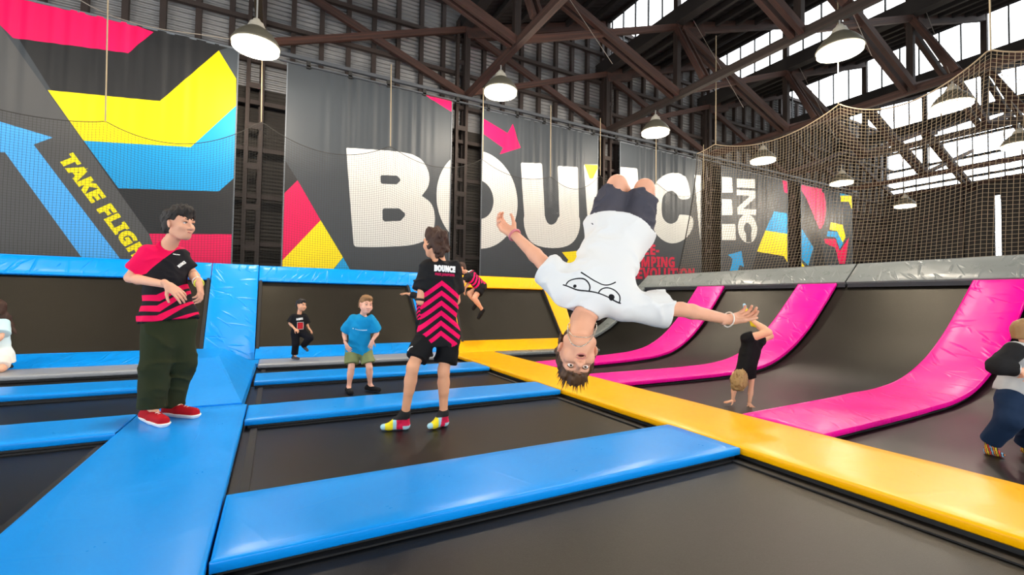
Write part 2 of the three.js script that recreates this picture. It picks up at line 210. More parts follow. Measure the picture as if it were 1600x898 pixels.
// ---------- banners ----------
const G = '#363b40', K = '#1d1e20', PK = '#d8004f', YL = '#f7d800', BL = '#0a93cf', LB = '#4aa8ef', WH = '#cdcdc8';
function banner(x0, x1, y0, y1, label, draw, fold) {
  const s = 250, c = document.createElement('canvas'); c.width = Math.round((x1 - x0) * s); c.height = Math.round((y1 - y0) * s); const g = c.getContext('2d');
  const px = (p) => [(p[0] - x0) * s, (y1 - p[1]) * s];
  g.fillStyle = G; g.fillRect(0, 0, c.width, c.height);
  const poly = (col, pts) => { g.fillStyle = col; g.beginPath(); pts.forEach((p, i) => { const q = px(p); i ? g.lineTo(...q) : g.moveTo(...q); }); g.closePath(); g.fill(); };
  const round = (col, pts, r = 12) => { g.fillStyle = g.strokeStyle = col; const Q = pts.map(px), n = Q.length; g.beginPath(); const mid = (a, b) => [(a[0] + b[0]) / 2, (a[1] + b[1]) / 2]; g.moveTo(...mid(Q[n - 1], Q[0])); for (let i = 0; i < n; i++) g.arcTo(...Q[i], ...mid(Q[i], Q[(i + 1) % n]), r); g.closePath(); g.fill(); };
  const smooth = (col, pts) => { g.fillStyle = col; const Q = pts.map(px), n = Q.length, mid = (a, b) => [(a[0] + b[0]) / 2, (a[1] + b[1]) / 2]; g.beginPath(); g.moveTo(...mid(Q[n - 1], Q[0])); for (let i = 0; i < n; i++) g.quadraticCurveTo(...Q[i], ...mid(Q[i], Q[(i + 1) % n])); g.closePath(); g.fill(); };
  const ell = (col, a, rx, ry) => { g.fillStyle = col; g.beginPath(); g.ellipse(...px(a), rx * s, ry * s, 0, 0, 6.2832); g.fill(); };
  const text = (str, A, B, C, col, weight = 14, italic = true) => { // baseline A to B, C above A at cap height
    const a = px(A), b = px(B), d = px(C); g.font = (italic ? 'italic ' : '') + 'bold 100px sans-serif'; const w = g.measureText(str).width, cap = 72; g.save(); g.transform((b[0] - a[0]) / w, (b[1] - a[1]) / w, (a[0] - d[0]) / cap, (a[1] - d[1]) / cap, a[0], a[1]); g.fillStyle = g.strokeStyle = col; g.lineWidth = weight; g.lineJoin = 'miter'; g.strokeText(str, 0, 0); g.fillText(str, 0, 0); g.restore(); };
  draw({ poly, round, smooth, ell, text, g });
  const t = new THREE.CanvasTexture(c); t.colorSpace = THREE.SRGBColorSpace; t.magFilter = THREE.LinearFilter; t.anisotropy = 8;
  const m = new THREE.MeshPhysicalMaterial({ map: t, roughness: 0.5, side: THREE.DoubleSide, specularIntensity: 0.6 });
  const geo = surf((u, v) => { const x = lerp(x0, x1, u), y = lerp(y0, y1, v), e = Math.max(0, v - 0.45) / 0.55; const f = fold * e * (0.6 * Math.sin(x * 21 + 0.7 * Math.sin(x * 5)) + 0.4 * Math.sin(x * 34 + 1)) * 0.03 * sm(clamp((u - 0.12) / 0.2, 0, 1)) * sm(clamp((0.95 - u) / 0.2, 0, 1)) + 0.025 * (noise3(x * 1.6, y * 0.5, 3) - 0.5); return [x, y, f]; }, 160, 24);
  const o = thing('wall_banner', label, 'banner', [(x0 + x1) / 2, y1, -10.5]); geo.translate(-(x0 + x1) / 2, -y1, 0);
  part('fabric', geo, m, o);
  part('hem', merge([box(-(x1 - x0) / 2, (x1 - x0) / 2, -0.02, 0.02, -0.014, 0.004), box(-(x1 - x0) / 2 - 0.004, -(x1 - x0) / 2 + 0.02, y0 - y1, 0, -0.012, 0.012), box((x1 - x0) / 2 - 0.02, (x1 - x0) / 2 + 0.004, y0 - y1, 0, -0.012, 0.012)]), std('#565c63', 0.5), o);
  return o;
}
banner(-5.4, -0.78, 1.5, 6.08, 'large banner with blue arrow, TAKE FLIGHT and yellow, blue and pink stripes', ({ poly, text }) => {
  poly(K, [[-4.651,6.654],[-0.805,6.297],[-0.666,1.383],[-1.722,1.348],[-4.651,6.654]]);
  poly('#4b4b4b', [[-5.058,6.393],[-4.293,5.744],[-4.174,5.543],[-3.21,3.998],[-2.074,2.171],[-1.574,1.353],[-4.875,1.243]]);
  poly(PK, [[-4.174,5.543],[-4.644,6.445],[-3.407,6.222],[-2.155,6.026],[-2.514,5.525],[-4.016,5.373]]);
  poly(YL, [[-3.558,4.587],[-2.019,4.742],[-1.122,5.96],[-0.815,5.482],[-0.799,4.924],[-1.521,3.953],[-3.068,3.796]]);
  poly(BL, [[-3.068,3.796],[-1.521,3.953],[-0.799,4.924],[-0.759,3.502],[-1.041,3.156],[-2.571,3.018]]);
  poly('#3a4046', [[-1.122,5.96],[-0.802,6.167],[-0.78,5.412]]);
  poly(PK, [[-2.105,2.229],[-0.726,2.331],[-0.695,1.254],[-1.796,1.225]]);
  poly(LB, [[-4.56,4.026],[-3.466,3.78],[-3.701,3.615],[-2.428,1.616],[-2.946,1.59],[-4.042,3.426],[-4.537,3.363]]);
  text('TAKE FLIGHT', [-3.381,3.426], [-2.187,1.569], [-3.239,3.607], '#f0dd00', 8);
}, 0.5);
const O_C = [4.434,3.611], O_L = [3.417,3.601], O_R = [5.669,3.636], O_T = [4.408,4.924], O_B = [4.423,2.399];
const ringO = ({ ell }) => { const cx = (O_L[0] + O_R[0]) / 2, cy = (O_T[1] + O_B[1]) / 2; ell(WH, [cx, cy], (O_R[0] - O_L[0]) / 2, (O_T[1] - O_B[1]) / 2); ell(G, [cx, cy], [4.959,3.572][0] - cx, 0.5); };
banner(0.09, 3.78, 1.5, 6.05, 'grey banner with a large white letter B and pink and yellow corner', (d) => {
  const { poly, round, smooth } = d;
  smooth(WH, [[1.311,4.39],[1.31,4.433],[1.377,4.445],[1.569,4.464],[2.459,4.558],[2.982,4.523],[3.227,4.187],[3.235,3.844],[3.05,3.571],[3.05,3.571],[3.324,3.417],[3.413,3.05],[3.341,2.637],[2.967,2.376],[2.188,2.276],[1.637,2.238],[1.527,2.245],[1.51,2.387],[1.457,2.885]]);
  round(G, [[2.069,3.933],[2.443,3.972],[2.55,3.889],[2.448,3.769],[2.081,3.734]], 12);
  round(G, [[2.131,3.168],[2.52,3.211],[2.69,3.085],[2.557,2.92],[2.145,2.865]], 16);
  ringO(d);
  poly(K, [[0.038,4.063],[0.366,3.555],[0.062,3.176]]);
  poly(PK, [[0.061,3.202],[0.353,3.574],[0.826,2.766],[0.098,1.823]]);
  poly(YL, [[0.098,1.836],[0.826,2.766],[1.304,1.987],[1.074,1.665],[0.104,1.622]]);
  poly(BL, [[1.304,1.987],[1.529,1.599],[1.024,1.579]]);
  poly(PK, [[3.011,6.057],[3.864,6.077],[3.803,5.755]]);
}, 1);
banner(4.6, 8.36, 1.5, 6.03, 'grey banner with the white letters O and U and a pink arrow', (d) => {
  const { poly, smooth, round } = d; ringO(d);
  poly(PK, [[4.533,5.81],[5.336,5.53],[5.485,5.807],[5.73,5.204],[5.119,4.928],[5.21,5.113],[4.541,5.429]]);
  round(WH, [[5.737,4.805],[6.422,4.896],[6.53,3.431],[6.743,3.201],[7.017,3.48],[6.93,4.903],[7.637,4.976],[7.706,3.29],[7.509,2.885],[6.816,2.634],[6.211,2.766],[5.904,3.124]], 14);
  smooth(WH, [[5.838,3.499],[6.527,3.573],[6.554,3.184],[7.021,3.227],[7.014,3.625],[7.7,3.699],[7.754,3.146],[7.445,2.678],[6.775,2.541],[6.113,2.619],[5.887,2.983]]);
  smooth(G, [[6.504,3.713],[6.552,3.308],[6.743,3.183],[6.976,3.349],[6.991,3.767],[6.728,4.133]]);
  round(WH, [[7.841,5.082],[8.743,5.224],[8.776,2.619],[8.084,2.573]], 12);
  poly(YL, [[7.864,5.086],[8.404,5.151],[8.172,4.716],[8.055,4.699]]);
  poly(YL, [[7.119,2.474],[7.876,2.578],[7.792,2.035],[7.458,1.8],[7.043,1.802],[7.341,2.269]]);
}, 1);
banner(9.2, 12.83, 1.5, 6.0, 'grey banner with the white letter C behind the upside-down boy', ({ poly, round, ell, text, smooth }) => {
  round(WH, [[8.5,5.166],[9.918,5.286],[10.131,2.848],[8.532,2.736]], 12);
  smooth(WH, [[11.309,5.393],[12.085,5.4],[12.305,4.844],[12.306,4.605],[11.759,4.518],[11.608,4.755],[11.314,4.781],[11.028,4.577],[10.946,4.15],[11.035,3.785],[11.353,3.648],[11.675,3.784],[11.763,4.006],[11.822,4.034],[12.496,4.06],[12.406,3.507],[11.859,3.098],[11.213,3.008],[10.589,3.352],[10.444,4.095],[10.602,4.936]]);
  poly(WH, [[12.488,5.459],[12.965,5.506],[12.977,3.291],[12.785,3.276]]);
  text('FREE-', [9.606,2.574], [10.875,2.632], [9.603,2.891], '#d3123f', 5, false);
  text('JUMPING', [9.611,2.199], [11.598,2.276], [9.607,2.515], '#d3123f', 5, false);
  text('REVOLUTION', [9.615,1.824], [12.541,1.931], [9.611,2.16], '#d3123f', 5, false);
}, 1);
banner(13.86, 17.8, 1.5, 5.98, 'grey banner with white bars of the letter E and vertical INC', ({ poly, round, ell, g }) => {
  round(WH, [[13.29,5.531],[14.413,5.647],[14.471,5.097],[13.293,4.948]], 14); round(WH, [[13.294,4.746],[14.415,4.847],[14.473,4.286],[13.297,4.164]], 14); round(WH, [[13.299,3.874],[14.63,3.976],[14.656,3.398],[13.301,3.294]], 14);
  poly(WH, [[14.697,5.64],[15.766,5.768],[15.766,5.43],[14.698,5.313]]);
  poly(WH, [[14.698,5.243],[15.804,5.338],[15.804,5.145],[14.698,5.032]]); poly(WH, [[14.735,4.546],[15.842,4.644],[15.843,4.427],[14.736,4.336]]); poly(WH, [[15.804,5.338],[15.804,5.097],[14.736,4.336],[14.735,4.593]]);
  const c = [15.337,3.877]; ell(WH, c, 0.56, 0.53); ell(G, c, 0.22, 0.21); poly(G, [[15.245,3.845],[15.541,3.871],[15.542,3.395],[15.245,3.373]]);
  poly(BL, [[14.213,2.838],[14.973,3.025],[15.119,2.448],[14.884,2.506],[14.741,2.244],[14.6,2.03],[14.181,2.014],[14.405,2.47],[14.457,2.714]]);
  poly(BL, [[16.901,4.685],[17.981,4.699],[17.979,3.883],[16.383,3.897]]); poly(YL, [[16.383,3.897],[17.979,3.883],[17.975,2.561],[17.554,2.993],[15.881,3.06]]);
  poly(K, [[15.881,3.06],[17.554,2.993],[17.975,2.561],[17.973,2.004],[15.395,1.918]]); poly(PK, [[17.477,5.958],[17.985,6.081],[17.983,5.466],[17.602,5.519]]);
}, 0.8);
banner(18.7, 22.6, 1.5, 5.98, 'last grey banner at right with pink leaf shape and small chevrons', ({ poly, smooth }) => {
  smooth('#cf3d68', [[18.728,6.107],[19.78,6.199],[20.35,5.87],[20.588,5.217],[20.292,4.372],[20.004,4.212],[19.54,4.888],[19.039,5.518],[18.638,5.782]]);
  poly(BL, [[18.544,4.369],[19.606,3.46],[19.207,2.699],[18.539,3.052]]); poly(YL, [[18.538,3],[19.025,2.586],[18.536,2.28]]);
  poly(YL, [[20.879,4.644],[21.79,4.619],[22.045,4.079],[21.782,3.834],[21.377,4.303],[20.778,4.317]]); poly(BL, [[20.63,4.239],[21.377,4.275],[21.834,3.81],[21.574,3.54],[21.248,4.004],[20.531,4.013]]); poly(PK, [[20.36,3.891],[21.223,3.958],[21.573,3.457],[22.361,4.133],[21.981,2.922],[21.517,2.898],[21.219,3.571],[20.432,3.707]]);
  poly(YL, [[21.595,5.86],[22.541,6.006],[22.641,5.3],[22.324,5.694],[21.696,5.62]]); poly(BL, [[21.597,6.057],[22.597,6.185],[22.595,6.012],[21.595,5.86]]); poly(K, [[19.039,5.518],[20.005,4.292],[20.472,2.627],[19.619,2.587],[19.624,3.435],[18.899,4.376]]);
}, 0.8);
// ---------- lamps ----------
const lampDome = new THREE.LatheGeometry([[0.36, 0], [0.375, 0.012], [0.365, 0.03], [0.33, 0.1], [0.26, 0.19], [0.17, 0.27], [0.12, 0.3], [0.11, 0.3], [0.16, 0.26], [0.25, 0.18], [0.32, 0.09], [0.352, 0.01], [0.36, 0]].map((p) => new THREE.Vector2(...p)), 40);
const lampNeck = merge([new THREE.CylinderGeometry(0.1, 0.13, 0.1, 24).translate(0, 0.34, 0), ...[0, 1, 2].map((i) => new THREE.CylinderGeometry(0.135 - i * 0.015, 0.135 - i * 0.015, 0.018, 24).translate(0, 0.31 + i * 0.035, 0)), new THREE.CylinderGeometry(0.05, 0.08, 0.07, 16).translate(0, 0.42, 0)]);
const lampLens = new THREE.SphereGeometry(0.7, 40, 8, 0, 6.2832, 0, 0.525).scale(1, 0.35, 1).rotateX(Math.PI).translate(0, 0.155, 0);
const lensMat = new THREE.MeshStandardMaterial({ color: '#ffffff', emissive: '#fff6d8', emissiveIntensity: 5 }), domeMat = std('#57554b', 0.55, { metalness: 0.3 });
let lampProto = null;
function lamp(x, y, z, label, inView = true, power = 45) {
  let o;
  if (!lampProto) { o = lampProto = thing('high_bay_lamp', label, 'lamp', [x, y, z]); part('reflector', lampDome, domeMat, o); part('ballast', lampNeck, std('#8f8d84', 0.5), o); part('lens', lampLens, lensMat, o); }
  else { o = lampProto.clone(); o.remove(o.children.find((c) => c.name === 'hook')); o.name = numbered('high_bay_lamp'); scene.add(o); o.position.set(x, y, z); tag(o, label, 'lamp'); }
  { const h = shadow(new THREE.Mesh(new THREE.CylinderGeometry(0.014, 0.014, 6.235 - y - 0.44, 8).translate(0, (6.235 - y + 0.44) / 2, 0), M.galv)); h.name = 'hook'; o.add(h); }
  o.userData.group = 'pendant lamps under the roof';
  const l = new THREE.PointLight('#fff1dc', power, 0, 2); l.position.set(x, y - 0.12, z); l.castShadow = true; l.shadow.radius = 14; scene.add(l);
}
const rowFar = [[-0.4,5.298,-8.593], [4.23,5.652,-8.696], [8.86,5.654,-8.719], [13.49,5.645,-8.729], [18.12,5.574,-8.746], [22.75,5.239,-8.66]], farNames = ['bright dome lamp above the gap beside the arrow banner', 'bright dome lamp just above the pink arrow banner', 'bright dome lamp above the letter C banner', 'dome lamp behind the netting above the vertical INC', 'dome lamp behind netting above the last patterned banner', 'smallest and lowest dome lamp in front of the dark end wall'];
rowFar.forEach((p, i) => lamp(p[0], p[1], p[2], farNames[i]));
const rowNear = [[8.86,5.694,-4.296], [13.49,5.707,-4.253], [18.12,5.632,-4.345]], nearNames = ['largest bright dome lamp, high at right in front of skylight', 'dome lamp behind netting in front of glazed gable', 'dome lamp cut by the right edge of the photo'];
rowNear.forEach((p, i) => lamp(p[0], p[1], p[2], nearNames[i]));
for (const [x, z, n] of [[4.2, -4.35, 'added dome lamp over the middle trampolines, out of view'], [-0.4, -4.35, 'added dome lamp over the blue runway, out of view'], [4.2, 0.3, 'added dome lamp above the photographer, out of view'], [-5, -6, 'added dome lamp over the left trampolines, out of view']]) lamp(x, 5.85, z, n);  // extra lamps outside the frame, added to light the foreground

// ---------- trampoline floor ----------
const EDGE = 0.09;
function flatPad(x0, x1, z0, z1, mat, name, label, group, along = 'x', y = EDGE) {
  const o = thing(name, label, 'pad', [(x0 + x1) / 2, 0.03, (z0 + z1) / 2], group), c = [(x0 + x1) / 2, 0.03, (z0 + z1) / 2];
  part('cover', rel(along === 'x' ? pad([[[x0, y, z1], [x0, y, z0]], [[x1, y, z1], [x1, y, z0]]], 0.06, { k: -1 }) : pad([[[x1, y, z1], [x0, y, z1]], [[x1, y, z0], [x0, y, z0]]], 0.06, { k: -1 }), c), mat, o);
  part('frame_rail', rel(box(x0 + 0.02, x1 - 0.02, -0.08, 0.03, z0 + 0.03, z1 - 0.03), c), M.frame, o);
  return o;
}
function bed(P, label, x0, x1, z0, z1, nx = 30, nz = 16) { // jumping mat, slightly slack, with a stitched webbing border
  const o = thing('trampoline_bed', label, 'trampoline', [(x0 + x1) / 2, 0, (z0 + z1) / 2]), c = [(x0 + x1) / 2, 0, (z0 + z1) / 2];
  const geo = surf((u, v) => { const x = lerp(x0, x1, u), z = lerp(z1, z0, v), q = P(x, z); return [q[0], q[1] - 0.012 * Math.sin(Math.PI * u) * Math.sin(Math.PI * v), q[2]]; }, nx, nz, [(x1 - x0), (z1 - z0)]);
  part('mat', rel(geo, c), M.mat, o);
  return [o, c];
}
const flat = (x, z) => [x, 0, z];
function border(o, c, x0, x1, z0, z1) { part('webbing', rel(merge([box(x0, x1, 0.001, 0.01, z0, z0 + 0.05), box(x0, x1, 0.001, 0.01, z1 - 0.05, z1), box(x0, x0 + 0.05, 0.001, 0.01, z0, z1), box(x1 - 0.05, x1, 0.001, 0.01, z0, z1)]), c), M.matEdge, o); }
for (const [x0, x1, z0, z1, w] of [[-0.24, 2.98, -2.2, 1.8, 'black trampoline bed nearest the camera, in front of the first blue pad'], [-0.24, 2.98, -4.42, -2.62, 'black trampoline bed the staff member in striped shirt stands on'], [-0.24, 2.98, -6.3, -4.8, 'black trampoline bed the boy in the blue shirt stands on'], [-0.24, 2.98, -7.8, -6.7, 'narrow black trampoline bed before the grey edge strip'],
  [-5.4, -0.96, -4.4, 1.8, 'black trampoline bed at lower left beside the blue runway'], [-5.4, -0.96, -6.3, -4.75, 'black trampoline bed between the two left-hand blue pads'], [-5.4, -0.96, -7.8, -6.7, 'narrow black trampoline bed left, before the grey strip']]) { const [o, c] = bed(flat, w, x0, x1, z0, z1); const i = 0.09; border(o, c, x0 + i, x1 - i, z0 + i, z1 - i); }
flatPad(-1.0, -0.205, -4.92, 0.9, M.blue, 'runway_pad', 'long blue vinyl runway at left that the staff member stands on', null, 'z');
flatPad(-0.195, 2.94, -2.73, -2.07, M.blue, 'crossing_pad', 'nearest and largest blue crossing pad, under the flipping boy');
flatPad(-0.195, 2.92, -4.87, -4.3, M.blue, 'crossing_pad', 'second blue crossing pad, just behind the striped staff member');
flatPad(-0.195, 2.9, -6.82, -6.18, M.blue, 'crossing_pad', 'third blue crossing pad, behind the boy in the blue shirt');
flatPad(-5.4, -1.01, -4.87, -4.28, M.blue, 'crossing_pad', 'nearer blue pad left of the runway, ending at the red shoes');
flatPad(-5.4, -1.01, -6.82, -6.2, M.blue, 'crossing_pad', 'farther blue pad left of the runway');
flatPad(2.95, 3.85, -8.0, 0.9, M.yellow, 'yellow_pad', 'long yellow vinyl pad crossing the floor to the right foreground', null, 'z');
flatPad(-0.2, 2.95, -8.3, -7.65, M.paleGrey, 'edge_strip', 'pale grey strip under the small boy in black');
flatPad(-5.4, -1.0, -8.35, -7.65, M.paleGrey, 'edge_strip', 'pale grey strip at left under the girl in white');
flatPad(3.86, 6.2, -8.02, -7.66, M.grey, 'edge_strip', 'thin grey strip in front of the yellow wall');
flatPad(-0.95, -0.2, -8.28, -7.82, M.blue, 'corner_pad', 'small flat blue corner pad behind the wedge', null, 'z', 0.085);
{
  const b = [[-1.0, 0.03, -4.93], [-0.24, 0.03, -4.93], [-0.22, 0.03, -7.8], [-1.0, 0.03, -7.8], [-1.0, 0.1, -4.93], [-0.25, 0.1, -4.93], [-0.24, 0.1, -7.8], [-1.0, 0.1, -7.8], [-0.93, 0.345, -6.55], [-0.62, 0.345, -6.55], [-0.63, 0.355, -7.55], [-0.93, 0.355, -7.55], [-0.93, 0.352, -6.75], [-0.61, 0.352, -6.75]].map((p) => V(...p));
  const g = new ConvexGeometry(b); const p = g.attributes.position, uv = []; for (let i = 0; i < p.count; i++) uv.push(p.getX(i), p.getZ(i) + p.getY(i)); g.setAttribute('uv', new THREE.Float32BufferAttribute(uv, 2));
  const o = thing('wedge_ramp', 'blue padded wedge ramp at the end of the runway', 'ramp', [-0.6, 0.03, -6.5]); part('cover', rel(g, [-0.6, 0.03, -6.5]), M.blue, o);
}
// ---------- back wall of trampolines ----------
function wallPad(name, label, A0, B0, A1, B1, mat, t = 0.06) { const c = [(A0[0] + A1[0]) / 2, Math.min(A0[1], B0[1]), (A0[2] + A1[2]) / 2], o = thing(name, label, 'pad', c); part('cover', rel(pad([[A0, B0], [A1, B1]], t, { k: -1, puff: 0.012 }), c), mat, o); return o; }
const zw = (y) => -8.72 - (y - 0.25) * 0.56;
const W = (x, y) => [x, y, zw(y) + 0.05];
function wallBed(x0, x1, xt0, xt1, label) { const o = thing('wall_trampoline', label, 'trampoline', [(x0 + x1) / 2, 0.15, -8.7]); part('mat', rel(surf((u, v) => { const y = lerp(0.12, 1.46, v); return [lerp(lerp(x0, x1, u), lerp(xt0, xt1, u), v), y, zw(y) - 0.03 - 0.02 * Math.sin(Math.PI * u) * Math.sin(Math.PI * v)]; }, 24, 14, [x1 - x0, 1.5]), [(x0 + x1) / 2, 0.15, -8.7]), M.mat, o); part('frame', rel(merge([beam(W(x0 + 0.02, 0.2), W(xt0 + 0.02, 1.42), 0.05, 0.08), beam(W(x1 - 0.02, 0.2), W(xt1 - 0.02, 1.42), 0.05, 0.08), beam(W(xt0, 1.39), W(xt1, 1.39), 0.05, 0.05)]).translate(0, 0, -0.06), [(x0 + x1) / 2, 0.15, -8.7]), M.matEdge, o); }
wallBed(-6, -1.01, -6, -1.01, 'black leaning wall trampoline at far left behind the girl'); wallBed(-0.26, 2.65, -0.26, 2.46, 'black leaning wall trampoline behind the small running boy'); wallBed(3.43, 5.97, 3.41, 5.8, 'black leaning wall trampoline framed in yellow');
wallPad('top_pad', 'blue top pad along the left wall trampoline', W(-6, 1.385), W(-6, 1.68), W(-1.0, 1.385), W(-1.0, 1.68), M.blueWall);
wallPad('top_pad', 'blue top pad above the middle wall trampoline', W(-0.27, 1.385), W(-0.27, 1.67), W(2.93, 1.385), W(2.93, 1.67), M.blueWall);
wallPad('top_pad', 'yellow top pad along the yellow wall trampoline', W(2.94, 1.385), W(2.94, 1.655), W(6.1, 1.385), W(6.1, 1.655), M.yellowWall);
wallPad('divider_pad', 'tall shiny blue panel between the left and middle wall trampolines', W(-0.28, 0.05), W(-1.0, 0.05), W(-0.28, 1.68), W(-0.99, 1.68), M.blueWall, 0.08);
wallPad('divider_pad', 'blue divider strip beside the pointing staff member', W(3.02, 0.1), W(2.66, 0.1), W(2.93, 1.38), W(2.48, 1.38), M.blueWall, 0.07);
wallPad('divider_pad', 'yellow divider strip left of the climbing staff member', W(3.42, 0.1), W(3.03, 0.1), W(3.4, 1.38), W(2.94, 1.38), M.yellowWall, 0.07);
wallPad('divider_pad', 'slanted yellow divider strip behind the flipping boy', W(6.3, 0.1), W(5.98, 0.1), W(6.3, 1.38), W(5.8, 1.38), M.yellowWall, 0.07);
const low = (n, l, x0, x1, m, zf = -8.3) => wallPad(n, l, [x0, 0.1, zf], [x0, 0.25, -8.74], [x1, 0.1, zf], [x1, 0.25, -8.74], m, 0.05);
low('skirt_pad', 'sloping shiny blue skirt below the left wall trampoline', -6, -1.0, M.blueWall); low('skirt_pad', 'sloping shiny blue skirt below the middle wall trampoline', -0.27, 2.94, M.blueWall); low('skirt_pad', 'sloping yellow skirt below the yellow wall trampoline', 2.96, 6.3, M.yellowWall, -8.0);
// ---------- right-hand side: curved beds up to a grey coping ----------
const PROF = [[3.86, 0.09], [5.9, 0.09], [6.5, 0.12], [7.0, 0.21], [7.5, 0.42], [7.95, 0.72], [8.35, 1.07], [8.8, 1.5]];
const curve = new THREE.CatmullRomCurve3(PROF.map((p) => V(p[0], p[1], 0)), false, 'centripetal');
const cp = Array.from({ length: 61 }, (_, i) => curve.getPointAt(i / 60));
const heightAt = (x) => { for (let i = 1; i < cp.length; i++) if (cp[i].x >= x) { const f = (x - cp[i - 1].x) / (cp[i].x - cp[i - 1].x); return lerp(cp[i - 1].y, cp[i].y, f); } return cp[60].y + (x - 8.8) * 0.95; };
const curved = (x, z) => [x + 0.05 * clamp(heightAt(x) / 0.7, 0, 1), heightAt(x) - 0.09, z];
function curvedBed(z0, z1, label) { bed(curved, label, 3.87, 8.86, z0, z1, 70, 14); }
curvedBed(-2.3, 2.2, 'black curved trampoline bed the child in grey hoodie stands on'); curvedBed(-4.75, -2.35, 'black curved trampoline bed under the child doing a handstand'); curvedBed(-6.6, -4.75, 'black curved trampoline bed between the two farther pink strips'); curvedBed(-9.1, -6.62, 'black curved trampoline bed beyond the farthest pink strip');
function pinkStrip(front, back, label) { // z of both edges as a function of the run along the curve
  const prs = cp.map((p, i) => { const f = i / 60; return [[p.x, p.y, front(p.x)], [p.x, p.y, back(p.x)]]; }), c = [3.86, 0.03, front(3.86)];
  const o = thing('curved_strip', label, 'pad', c); part('cover', rel(pad(prs, 0.06, { k: -1, step: 0.1, puff: 0.014 }), c), M.pink, o);
  part('edge_rail', rel(merge([pad(prs.map(([a, b]) => [[a[0], a[1] - 0.075, a[2] - 0.03], [b[0], b[1] - 0.075, b[2] + 0.03]]), 0.06, { k: -1, step: 0.3, puff: 0 })]), c), M.frame, o);
}
const ramp = (pts) => (x) => { for (let i = 1; i < pts.length; i++) if (x <= pts[i][0] || i === pts.length - 1) return lerp(pts[i - 1][1], pts[i][1], (x - pts[i - 1][0]) / (pts[i][0] - pts[i - 1][0])); };
pinkStrip(ramp([[3.86, -2.0], [6, -2.06], [8.8, -2.0]]), ramp([[3.86, -2.7], [6, -2.8], [7.5, -2.68], [8.8, -2.58]]), 'nearest and widest magenta strip curving up the right wall');
pinkStrip(ramp([[3.86, -4.38], [6, -4.4], [8.8, -4.34]]), ramp([[3.86, -5.1], [6, -5.1], [8.8, -5.0]]), 'second magenta curved strip, behind the handstand child');
pinkStrip(ramp([[3.86, -5.88], [6, -6.2], [8.8, -6.6]]), ramp([[3.86, -6.45], [6, -6.9], [8.8, -7.3]]), 'farthest magenta curved strip, left of the outstretched arm');
for (const [z0, z1, label] of [[-4.19, 2.2, 'grey coping pad on top of the right wall, nearer section'], [-9.3, -4.21, 'grey coping pad on top of the right wall, farther section']]) { const c = [9, 1.5, (z0 + z1) / 2], o = thing('coping_pad', label, 'pad', c); part('cover', rel(pad([[[8.8, 1.52, z1], [9.2, 1.86, z1]], [[8.8, 1.52, z0], [9.2, 1.86, z0]]], 0.07, { k: 1, puff: 0.016 }), c), M.grey, o); part('trim', rel(box(8.83, 8.9, 1.42, 1.5, z0 + 0.01, z1 - 0.01), c), std('#22262e', 0.6), o); }
{ const prs = cp.filter((p) => p.x > 5.9).map((p) => [[p.x, p.y + 0.01, -9.02], [p.x, p.y + 0.01, -9.42]]), c = [6, 0.1, -9.2], o = thing('corner_strip', 'grey curved corner strip seen behind the boy\'s shoulder', 'pad', c); part('cover', rel(pad(prs, 0.08, { k: -1 }), c), M.grey, o); }
// ---------- safety nets ----------
function netGeo(P, nu, nv, r) {
  const pos = [], idx = [];
  const line = (pts) => { const base = pos.length / 3; pts.forEach((p, i) => { const a = pts[Math.max(0, i - 1)], b = pts[Math.min(pts.length - 1, i + 1)], T = V(b[0] - a[0], b[1] - a[1], b[2] - a[2]).normalize(), u = Math.abs(T.y) > 0.7 ? V(1, 0, 0) : V(0, 1, 0), s = T.clone().cross(u).normalize(), t = s.clone().cross(T); for (let k = 0; k < 3; k++) { const q = 2.094 * k; pos.push(p[0] + r * (s.x * Math.cos(q) + t.x * Math.sin(q)), p[1] + r * (s.y * Math.cos(q) + t.y * Math.sin(q)), p[2] + r * (s.z * Math.cos(q) + t.z * Math.sin(q))); } if (i) for (let k = 0; k < 3; k++) { const c = base + (i - 1) * 3 + k, d = base + (i - 1) * 3 + (k + 1) % 3; idx.push(c, d, d + 3, c, d + 3, c + 3); } }); };
  for (let i = 0; i <= nu; i++) line(Array.from({ length: nv + 1 }, (_, j) => P(i / nu, j / nv)));
  for (let j = 0; j <= nv; j++) line(Array.from({ length: nu + 1 }, (_, i) => P(i / nu, j / nv)));
  return indexed(pos, idx);
}
function topLine(h) { return (s) => { let i = 1; while (i < h.length - 1 && s > h[i][0]) i++; const [a, ya] = h[i - 1], [b, yb] = h[i], f = clamp((s - a) / (b - a), 0, 1); return lerp(ya, yb, f) - (h[i][2] ?? 0.3) * (1 - Math.pow(2 * f - 1, 2)) * 0.9; }; }
